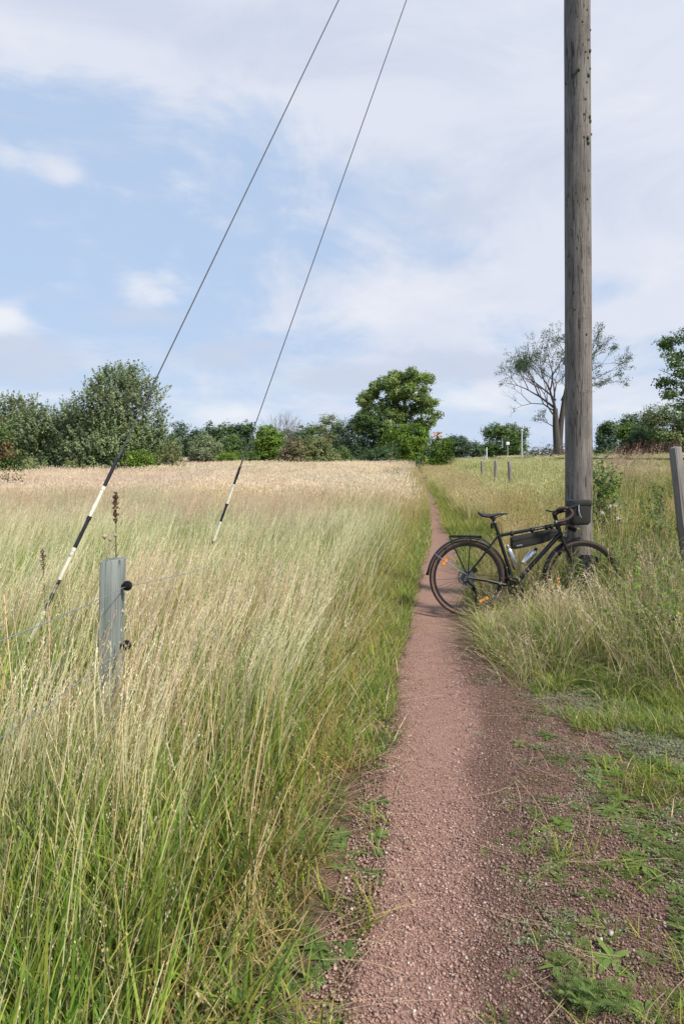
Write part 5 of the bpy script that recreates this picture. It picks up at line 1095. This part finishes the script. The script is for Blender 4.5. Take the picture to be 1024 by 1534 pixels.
# ------------------------------------------------------------------ the bicycle
def bicycle():
    D = 6.24; S = F / D; X0 = (700 - CX) / S; zg = Hf(X0, D) + .006
    root = empty('bicycle', (X0, D, zg), (R(-3.2), 0, 0)); tag(root, 'black gravel bicycle with tan walled tyres leaning against the wooden pole', 'bicycle')
    def q(px, py, y=0.0):        # photo point -> bicycle coordinates, y away from the camera
        s_ = F / (D + y); return Vector(((px - CX) / s_ - X0, y, CAMZ + (HZ - py) / s_ - zg))
    def bar(name, pts_, rad, mt, sides=10, parent=root, y=0.0, **kw):
        mb = MB(); mb.tube([q(*p) if len(p) == 3 else q(p[0], p[1], y) for p in pts_], rad, sides, **kw); return mb.build(name, mt, parent)
    HR, HF = q(700, 866), q(873, 865); HF.z = HR.z
    RT = HR.z + 0.0; RT = .347
    # ---- wheels: a holder with tyre, sidewalls, rim, hub, spokes
    def wheel(c, front):
        w_ = empty('wheel', c, parent=root)
        ring = lambda rr, y, n=72: [(rr * math.cos(2 * math.pi * i / n), y, rr * math.sin(2 * math.pi * i / n)) for i in range(n)]
        def lat(name, prof, mt, n=72):    # profile of (radius, y), closed
            mb = MB(); vs = []; fs = []; k = len(prof)
            for i in range(n):
                a = 2 * math.pi * i / n
                for rr, y in prof: vs.append((rr * math.cos(a), y, rr * math.sin(a)))
            for i in range(n):
                for j in range(k): fs.append((i * k + j, i * k + (j + 1) % k, ((i + 1) % n) * k + (j + 1) % k, ((i + 1) % n) * k + j))
            mb.add(vs, fs); return mb.build(name, mt, w_)
        tr = RT
        lat('tyre', [(tr, 0), (tr - .002, .009), (tr - .007, .016), (tr - .014, .0195), (tr - .020, .017), (tr - .016, 0), (tr - .020, -.017), (tr - .014, -.0195), (tr - .007, -.016), (tr - .002, -.009)], M_TYRE)
        for s_ in (1, -1): lat('sidewall', [(tr - .0138, .0203 * s_), (tr - .022, .0200 * s_), (tr - .030, .0155 * s_), (tr - .036, .0110 * s_), (tr - .036, .006 * s_), (tr - .020, .008 * s_)][::s_], M_TAN)
        lat('rim', [(tr - .033, .0118), (tr - .052, .0105), (tr - .058, .004), (tr - .058, -.004), (tr - .052, -.0105), (tr - .033, -.0118)], M_RIM)
        mb = MB(); mb.lathe([(.008, -.062), (.010, -.055), (.024, -.034), (.025, -.030), (.014, -.026), (.014, .026), (.025, .030), (.024, .034), (.010, .055), (.008, .062)], 18, Matrix.Rotation(R(-90), 4, 'X')); mb.build('hub', M_BLKMAT, w_)
        mb = MB(); mb.tube([(.022, -.031, 0), (tr - .052, -.002, 0)], .0011, 4); sp = mb.build('spoke', M_STEEL if False else M_BLKMAT, w_)
        for i in range(28):
            s_ = sp if i == 0 else sp.copy()
            if i: col.objects.link(s_); s_.parent = w_
            s_.rotation_euler = (0, 2 * math.pi * i / 28 + (.06 if i % 4 < 2 else -.06), math.pi if i % 2 else 0)
        refl = [(667, 842, 52), (724, 899, 30)] if not front else [(836, 874, 84)]
        for px, py, an in refl:
            p = q(px, py, -.006) - Vector(c); Mx = Matrix.Translation(p) @ Matrix.Rotation(R(-an), 4, 'Y')
            mb = MB(); mb.pillow([(a * .048, b * .013) for a, b in ((-1, -.5), (-.9, -1), (-.35, -1.1), (-.2, -.55), (.2, -.55), (.35, -1.1), (.9, -1), (1, -.5), (1, .5), (.9, 1), (.35, 1.1), (.2, .55), (-.2, .55), (-.35, 1.1), (-.9, 1), (-1, .5))], -.007, .007, .003)
            mb.v = [tuple(Mx @ Vector(v)) for v in mb.v]; mb.build('reflector', M_ORANGE, w_)
        # brake disc on the far side
        lat('brake_disc', [(.080, .050), (.066, .050), (.066, .052), (.080, .052)], M_ALU, 40)
        return w_
    wr = wheel(HR, False); wf = wheel(HF, True)
    # ---- frame
    fr = bar('frame', [(747.5, 802), (764, 856), (770, 879)], .0165, M_BLACK)
    bar('top_tube', [(748, 803), (800, 793.5), (836, 786.5)], .0155, M_BLACK, 12)
    bar('down_tube', [(840, 801), (812, 831), (787, 858), (771, 878)], .0205, M_BLACK, 12)
    bar('head_tube', [(834.2, 781), (842.5, 806)], .0215, M_BLACK, 14)
    for s_ in (-1, 1):
        bar('seatstay', [(701, 862, s_ * .063), (722, 836, s_ * .046), (747, 803, s_ * .014)], [.0075, .0085, .009], M_BLACK, 8)
        bar('chainstay', [(701, 866, s_ * .063), (728, 870, s_ * .05), (754, 876, s_ * .036), (768, 879, s_ * .02)], [.010, .0115, .013, .012], M_BLACK, 8)
        bar('fork_blade', [(843, 808, s_ * .045), (851, 825, s_ * .052), (860, 845, s_ * .054), (872, 865, s_ * .054)], [.017, .0155, .013, .010], M_BLACK, 10)
    mb = MB(); mb.box(-.03, .03, -.055, .055, -.02, .03, Matrix.Translation(q(844, 809)), ch=.012); mb.build('fork_crown', M_BLACK, root)
    mb = MB(); mb.lathe([(.02, -.045), (.024, -.04), (.024, .04), (.02, .045)], 14, Matrix.Translation(q(770, 879)) @ Matrix.Rotation(R(90), 4, 'X')); mb.build('bottom_bracket', M_BLACK, root)
    bar('seatpost', [(739.5, 777), (743.5, 788), (747.5, 801)], .0138, M_BLKMAT, 12)
    bar('seat_clamp', [(746.7, 798.5), (747.6, 801.4)], .0195, M_BLKMAT, 12)
    bar('post_collar', [(741.3, 781.5), (742, 783.3)], .0146, M_ALU, 12)
    mb = MB(); mb.box(-.016, .012, -.016, .016, -.026, .026, Matrix.Translation(q(738.6, 788)), ch=.006); mb.build('rear_light', M_BLKMAT, root)
    # ---- saddle: swept sections from tail to nose
    mb = MB(); secs = [(717.6, 767.6, .052, .010), (719.5, 769, .068, .020), (724, 771.3, .072, .034), (731, 772.3, .062, .036), (738, 772.2, .042, .030), (746, 770.8, .026, .022), (754, 770.0, .021, .018), (760, 770.0, .019, .016), (762.3, 770.2, .012, .010)]
    vs = []; fs = []; n = 12
    for px, py, hw, th in secs:
        c = q(px, py)
        for k in range(n):
            a = 2 * math.pi * k / n; cx = math.cos(a) * hw; sz = math.sin(a); drop = -.28 * abs(math.cos(a)) ** 2 * (hw / .07) * .05
            vs.append((c.x, cx, c.z + (sz * th * .28 if sz > 0 else sz * th * (.75 if abs(math.cos(a)) > .3 else .35)) + drop + .003))
    for i in range(len(secs) - 1):
        for k in range(n): l = (k + 1) % n; fs.append((i * n + k, i * n + l, (i + 1) * n + l, (i + 1) * n + k))
    fs += [tuple(range(n)), tuple(reversed([(len(secs) - 1) * n + k for k in range(n)]))]; mb.add(vs, fs); sa = mb.build('saddle', M_FOAM, root)
    for s_ in (-1, 1): bar('saddle_rail', [(724, 772.5, s_ * .030), (731, 775.5, s_ * .022), (745, 775.5, s_ * .022), (756, 771.6, s_ * .016)], .0035, M_STEEL, 6)
    mb = MB(); mb.box(-.022, .022, -.026, .026, -.012, .010, Matrix.Translation(q(739.5, 776.5)), ch=.006); mb.build('saddle_clamp', M_BLKMAT, root)
    # ---- mudguards
    def guard(c, rr, a0, a1, name, hw=.024):
        mb = MB(); n = 30; vs = []; fs = []; prof = [(-hw, -.012), (-hw * .72, -.002), (0, .004), (hw * .72, -.002), (hw, -.012)]
        for i in range(n):
            a = R(a0 + (a1 - a0) * i / (n - 1))
            for y, dr in prof: vs.append((c.x + (rr + dr) * math.cos(a), y, c.z + (rr + dr) * math.sin(a)))
            for y, dr in reversed(prof): vs.append((c.x + (rr + dr - .002) * math.cos(a), y * .97, c.z + (rr + dr - .002) * math.sin(a)))
        m_ = 10
        for i in range(n - 1):
            for j in range(m_): fs.append((i * m_ + j, i * m_ + (j + 1) % m_, i * m_ + m_ + (j + 1) % m_, i * m_ + m_ + j))
        fs += [tuple(range(m_)), tuple(reversed([(n - 1) * m_ + j for j in range(m_)]))]; mb.add(vs, fs); return mb.build(name, M_BLKMAT if False else M_BLACK, root)
    guard(HR, .368, -8, 176, 'mudguard'); guard(HF, .366, 92, 196, 'mudguard')
    bar('mud_flap', [(641.6, 856), (639, 862)], .012, M_BLKMAT, 6, flat=.25)
    for s_ in (-1, 1):
        bar('mudguard_stay', [(699, 862, s_ * .066), (655, 833, s_ * .030), (652, 830, s_ * .024)], .0024, M_CHROME, 6)
        bar('mudguard_stay', [(872, 866, s_ * .060), (834, 866, s_ * .034), (816, 861.5, s_ * .026)], .0024, M_CHROME, 6)
    # ---- rear rack
    rk = bar('rack', [(700, 862, -.075), (675, 808, -.062), (673.6, 804.8, -.060), (676, 803.6, -.06), (700, 803.6, -.06), (722, 804.2, -.06)], .0052, M_BLKMAT, 8)
    bar('rack_frame', [(700, 862, .075), (675, 808, .062), (673.6, 804.8, .060), (676, 803.6, .06), (700, 803.6, .06), (722, 804.2, .06), (722, 804.2, -.06)], .0052, M_BLKMAT, 8, parent=rk)
    for s_ in (-1, 1):
        bar('rack_leg', [(701, 860, s_ * .075), (705.5, 806, s_ * .061)], .0048, M_BLKMAT, 8)
        bar('rack_arm', [(712, 805.6, s_ * .045), (722, 807, s_ * .045), (736, 817, s_ * .034)], .0034, M_BLKMAT, 6)
    for px in (676, 690, 706, 721): bar('rack_crossbar', [(px, 803.9, -.06), (px, 803.9, .06)], .0042, M_BLKMAT, 6)
    bar('rack_rod', [(676, 805.5, 0), (712, 805.5, 0), (722, 805.8, 0)], .0042, M_BLKMAT, 6)
    # ---- drivetrain
    Ry = Matrix.Rotation(R(90), 4, 'X')
    for i, rr in enumerate((.068, .060, .052, .045, .038, .032, .027)):
        mb = MB(); n = 2 * int(rr * 560); vs = []; y = -.052 + .0 - .0035 * i + .012
        for yy in (y, y - .0016):
            for k in range(n): a = 2 * math.pi * k / n; r2 = rr + (.002 if k % 2 else -.002); vs.append((HR.x + r2 * math.cos(a), yy, HR.z + r2 * math.sin(a)))
        fs = [tuple(range(n)), tuple(reversed(range(n, 2 * n)))] + [(k, (k + 1) % n, n + (k + 1) % n, n + k) for k in range(n)]; mb.add(vs, fs); mb.build('sprocket', plain('dull steel', (.16, .165, .17), .45, .8) if i == 0 else bpy.data.materials['dull steel'], root)
    dr = bar('derailleur', [(701, 868, -.085), (703, 874, -.095), (709, 879, -.095), (712, 884, -.088)], [.011, .013, .012, .010], M_BLKMAT, 10)
    bar('cage', [(711, 882, -.080), (713, 892, -.078), (711.5, 901, -.076)], [.010, .007, .008], M_BLKMAT, 8, parent=dr, flat=.4)
    for px, py in ((710, 883), (711.5, 901)): mb = MB(); mb.lathe([(.019, -.004), (.020, 0), (.019, .004)], 14, Matrix.Translation(q(px, py, -.072)) @ Ry); mb.build('jockey_wheel', M_BLKMAT, dr)
    for px, py in ((699.5, 862), (692, 873.5), (696, 871)): mb = MB(); mb.lathe([(.0055, -.004), (.0045, .006)], 8, Matrix.Translation(q(px, py, -.105)) @ Ry); mb.build('bolt', M_CHROME, root)
    rr = .078; mb = MB(); n = 76; vs = []
    for yy in (-.052, -.055):
        for k in range(n): a = 2 * math.pi * k / n; r2 = rr + (.003 if k % 2 else -.002); p = q(770, 879); vs.append((p.x + r2 * math.cos(a), yy, p.z + r2 * math.sin(a)))
        for k in range(n): a = 2 * math.pi * k / n; p = q(770, 879); vs.append((p.x + .058 * math.cos(a), yy, p.z + .058 * math.sin(a)))
    fs = [(k, (k + 1) % n, n + (k + 1) % n, n + k) for k in range(n)] + [(2 * n + (k + 1) % n, 2 * n + k, 3 * n + k, 3 * n + (k + 1) % n) for k in range(n)] + [((k + 1) % n, k, 2 * n + k, 2 * n + (k + 1) % n) for k in range(n)] + [(n + k, n + (k + 1) % n, 3 * n + (k + 1) % n, 3 * n + k) for k in range(n)]
    mb.add(vs, fs); cr = mb.build('chainring', M_BLKMAT, root)
    for k in range(4): a = k * math.pi / 2 + .5; p = q(770, 879); mb = MB(); mb.tube([(p.x, -.056, p.z), (p.x + .066 * math.cos(a), -.055, p.z + .066 * math.sin(a))], [.011, .006], 6, flat=.5); mb.build('spider_arm', M_BLKMAT, cr)
    bar('crank', [(770, 879, -.068), (780, 893, -.078), (786, 902, -.082)], [.015, .011, .012], M_BLKMAT, 10)
    bar('crank', [(770, 879, .068), (760, 865, .078), (754, 856, .082)], [.015, .011, .012], M_BLKMAT, 10)
    for px, py, y in ((786, 902, -.135), (754, 856, .135)):
        mb = MB(); mb.box(-.047, .047, -.045, .045, -.009, .009, Matrix.Translation(q(px, py, y)), ch=.005); mb.build('pedal', M_BLKMAT, root)
    c1 = q(770, 879); P = []
    for a in np.linspace(100, -80, 14): P.append((c1.x + .080 * math.cos(R(a)), -.0535, c1.z + .080 * math.sin(R(a))))
    e = q(711.5, 901); P += [(e.x + .012, -.055, e.z - .019), (e.x - .015, -.056, e.z - .008), (e.x + .005, -.058, e.z + .06)]
    for a in np.linspace(250, 95, 8): P.append((HR.x + .046 * math.cos(R(a)), -.062, HR.z + .046 * math.sin(R(a))))
    mb = MB(); mb.tube(P, .0042, 6, closed=True); mb.build('chain', plain('chain steel', (.07, .07, .075), .4, .7), root)
    mb = MB(); mb.box(-.03, .02, .045, .075, -.018, .022, Matrix.Translation(q(714, 856)) @ Matrix.Rotation(R(-25), 4, 'Y'), ch=.006); mb.build('brake_caliper', M_BLKMAT, root)
    bar('front_mech', [(763, 862, -.045), (766, 870, -.050), (773, 872, -.052)], [.014, .016, .010], M_BLKMAT, 8)
    # ---- cockpit
    bar('steerer_spacers', [(831.5, 770), (836, 782)], .0185, M_BLKMAT, 12)
    bar('stem', [(831, 771.5, 0), (838, 767.5, 0), (845, 765, 0)], [.021, .018, .020], M_BLKMAT, 12)
    bar('computer_mount', [(820.5, 765), (826, 766.5), (834, 767)], [.018, .016, .017], M_BLKMAT, 8, flat=.45, up=(0, 0, 1))
    hb = bar('handlebar', [(845, 765, -.17), (845, 765, -.06), (845, 765, 0), (845, 765, .06), (845, 765, .17)], .0135, M_BLKMAT, 10)
    for s_ in (-1, 1):
        Y = lambda k: s_ * k
        cx = 171 if s_ < 0 else 157
        pts_ = [(834 if s_ > 0 else 836.5, 767.2, Y(.15)), (840, 765.2, Y(.19)), (846, 763.6, Y(.205)), (852, 763.6, Y(.21)), (857.5, 766.5, Y(.214)), (860, 771.5, Y(.220)), (857.5, 776.5, Y(.225)), (852, 780.5, Y(.228)), (845, 783.2, Y(.232)), (836, 784.8, Y(.236))]
        if s_ > 0: pts_ = [(a, b, c) for a, b, c in pts_]
        bar('bar_tape', pts_, .0162, M_TAPE, 12)
        hood = bar('brake_hood', [(853, 764, Y(.211)), (860, 762.5, Y(.213)), (867, 759, Y(.214)), (870, 756, Y(.214))], [.018, .018, .015, .012], M_BLKMAT, 10)
        bar('brake_lever', [(869.5, 756.5, Y(.216)), (869.5, 762, Y(.218)), (869.8, 769, Y(.219)), (871, 774.5, Y(.220)), (873.6, 778, Y(.220))], [.0085, .007, .0055, .005, .003], M_CHROME, 8, parent=hood)
        bar('shift_paddle', [(868, 761, Y(.208)), (867, 768, Y(.205)), (868, 776, Y(.206))], [.007, .010, .006], M_BLKMAT, 8, parent=hood, flat=.5)
        bar('bar_plug', [(836.4, 784.7, Y(.236)), (834.6, 785.0, Y(.236))], .0150, M_CHROME, 10)
    bar('brake_cable', [(858, 770, -.18), (856, 790, -.10), (852, 802, -.05), (851, 812, -.04)], .0026, M_BLKMAT, 5)
    bar('gear_cable', [(856, 782, -.10), (861, 792, -.04), (850, 798, 0), (842, 800, -.02)], .0024, M_BLKMAT, 5)
    bar('brake_cable', [(850, 785, .05), (860, 796, .0), (866, 790, .03)], .0026, M_BLKMAT, 5)
    bar('headlight', [(852, 790, 0), (857, 793, 0), (864, 795, 0)], [.014, .016, .018], M_BLKMAT, 10)
    # pale writing on the top tube is too small to read: a strip of broken marks
    for a, b in ((803, 806), (807.2, 809.5), (810.5, 814), (815, 817.4)): bar('decal', [(a, 793.2 - (a - 803) * .19, -.0150), (b, 793.2 - (b - 803) * .19, -.0150)], .0042, M_DECAL, 6, flat=.9)
    # ---- things carried on the bicycle
    def thing_at(name, label, cat):
        t = empty(name, root.location, root.rotation_euler); tag(t, label, cat); return t
    t = thing_at('frame_bag', 'long dark olive frame bag strapped under the top tube', 'bag')
    out = [q(765.5, 807), q(768, 804.5), q(800, 798.2), q(832, 792), q(837, 795), q(837, 799), q(824, 810.5), q(812, 814.6), q(790, 819.6), q(772, 823.2), q(767, 822.5), q(765.8, 818)]
    mb = MB(); mb.pillow([(p.x, p.z) for p in out], -.030, .030, .012); mb.build('bag_body', M_BAG, t)
    ld = [q(766, 808), q(769, 805), q(800, 799), q(832, 793), q(836, 795.5), q(820, 799.6), q(800, 804.5), q(767.5, 811)]
    mb = MB(); mb.pillow([(p.x, p.z) for p in ld], -.0375, -.026, .004); mb.build('zip_flap', M_BAGLID, t)
    mb = MB(); mb.pillow([(q(px, py).x, q(px, py).z) for px, py in ((773, 817), (782, 815.4), (782, 817.8), (773, 819.4))], -.0368, -.033, .001); mb.build('logo_patch', M_LOGO, t)
    for px, py in ((767.5, 800), (798, 794.5), (820, 790.5), (827, 789)):
        c = q(px, py); mb = MB(); Mx = Matrix.Translation(c) @ Matrix.Rotation(R(80), 4, 'Y'); mb.lathe([(.0215, -.013), (.023, -.010), (.023, .010), (.0215, .013)], 14, Mx); mb.build('strap', M_BLKMAT, t)
    t = thing_at('handlebar_bag', 'upright dark olive handlebar bag in front of the pole', 'bag')
    oc = [q(853, 784), q(855.5, 786.6), q(877, 786.2), q(881, 782), q(882, 758), q(882, 752), q(856, 752), q(853.5, 760)]
    mb = MB(); mb.pillow([(p.x, p.z) for p in oc], -.115, .075, .014); mb.build('bag_body', M_BAG, t)
    oc = [q(853, 757.5), q(883, 757.5), q(883.4, 752), q(880.5, 748.8), q(859, 748.4), q(855, 750.5)]
    mb = MB(); mb.pillow([(p.x, p.z) for p in oc], -.123, .082, .010); mb.build('lid', M_BAGLID, t)
    t = thing_at('fork_pannier', 'dark bluish black bag on the far side of the front wheel', 'bag')
    oc = [q(867, 833, .12), q(872, 830, .12), q(888, 831, .12), q(896, 833, .12), q(898, 838, .12), q(893, 842, .12), q(892, 872, .12), q(888, 877, .12), q(872, 877, .12), q(868, 872, .12)]
    mb = MB(); mb.pillow([(p.x, p.z) for p in oc], .062, .112, .014); mb.build('bag_body', M_DRYBAG, t)
    for py in (846, 864): mb = MB(); a, b = q(867, py, .06), q(893, py, .06); mb.box(a.x, b.x, .056, .060, a.z - .009, a.z + .009, ch=.001); mb.build('strap', M_BLKMAT, t)
    def bottle(p0, p1, neck, rad, lab, y=0):
        t = thing_at('water_bottle', lab, 'bottle'); t['group'] = 'silver bottles on the bicycle'; a, b = q(*p0), q(*p1); L = (b - a).length; Mx = Matrix.Translation(a) @ (b - a).to_track_quat('Z', 'Y').to_matrix().to_4x4()
        mb = MB(); mb.lathe([(rad * .85, 0), (rad, .006), (rad, L * .70), (rad * .96, L * .72), (rad * .97, L * .74), (rad * .55, L * .82)], 20, Mx); mb.build('bottle_body', M_ALU, t)
        mb = MB(); mb.lathe([(rad * .5, L * .81), (rad * .5, L * .84), (rad * .42, L * .85), (rad * .46, L * .90), (rad * .40, L * .97), (rad * .2, L)], 16, Mx); mb.build('cap', neck, t)
        bb = MB(); rr = rad + .004; ring = [Mx @ Vector((rr * math.cos(k * .5236), rr * math.sin(k * .5236), L * .48)) for k in range(12)]; bb.tube(ring, .0028, 6, closed=True); return bb
    m1 = plain('grey bottle cap', (.30, .31, .33), .4, .3)
    c1 = bottle((774.5, 854), (760.5, 816), m1, .0285, 'upright silver metal bottle on the seat tube'); c1.build('bottle_cage', M_ALU, root)
    c2 = bottle((785, 845), (805.5, 821.5), M_BLKMAT, .030, 'tilted silver metal bottle with a black nozzle on the down tube'); c2.build('bottle_cage', M_ALU, root)
bicycle()
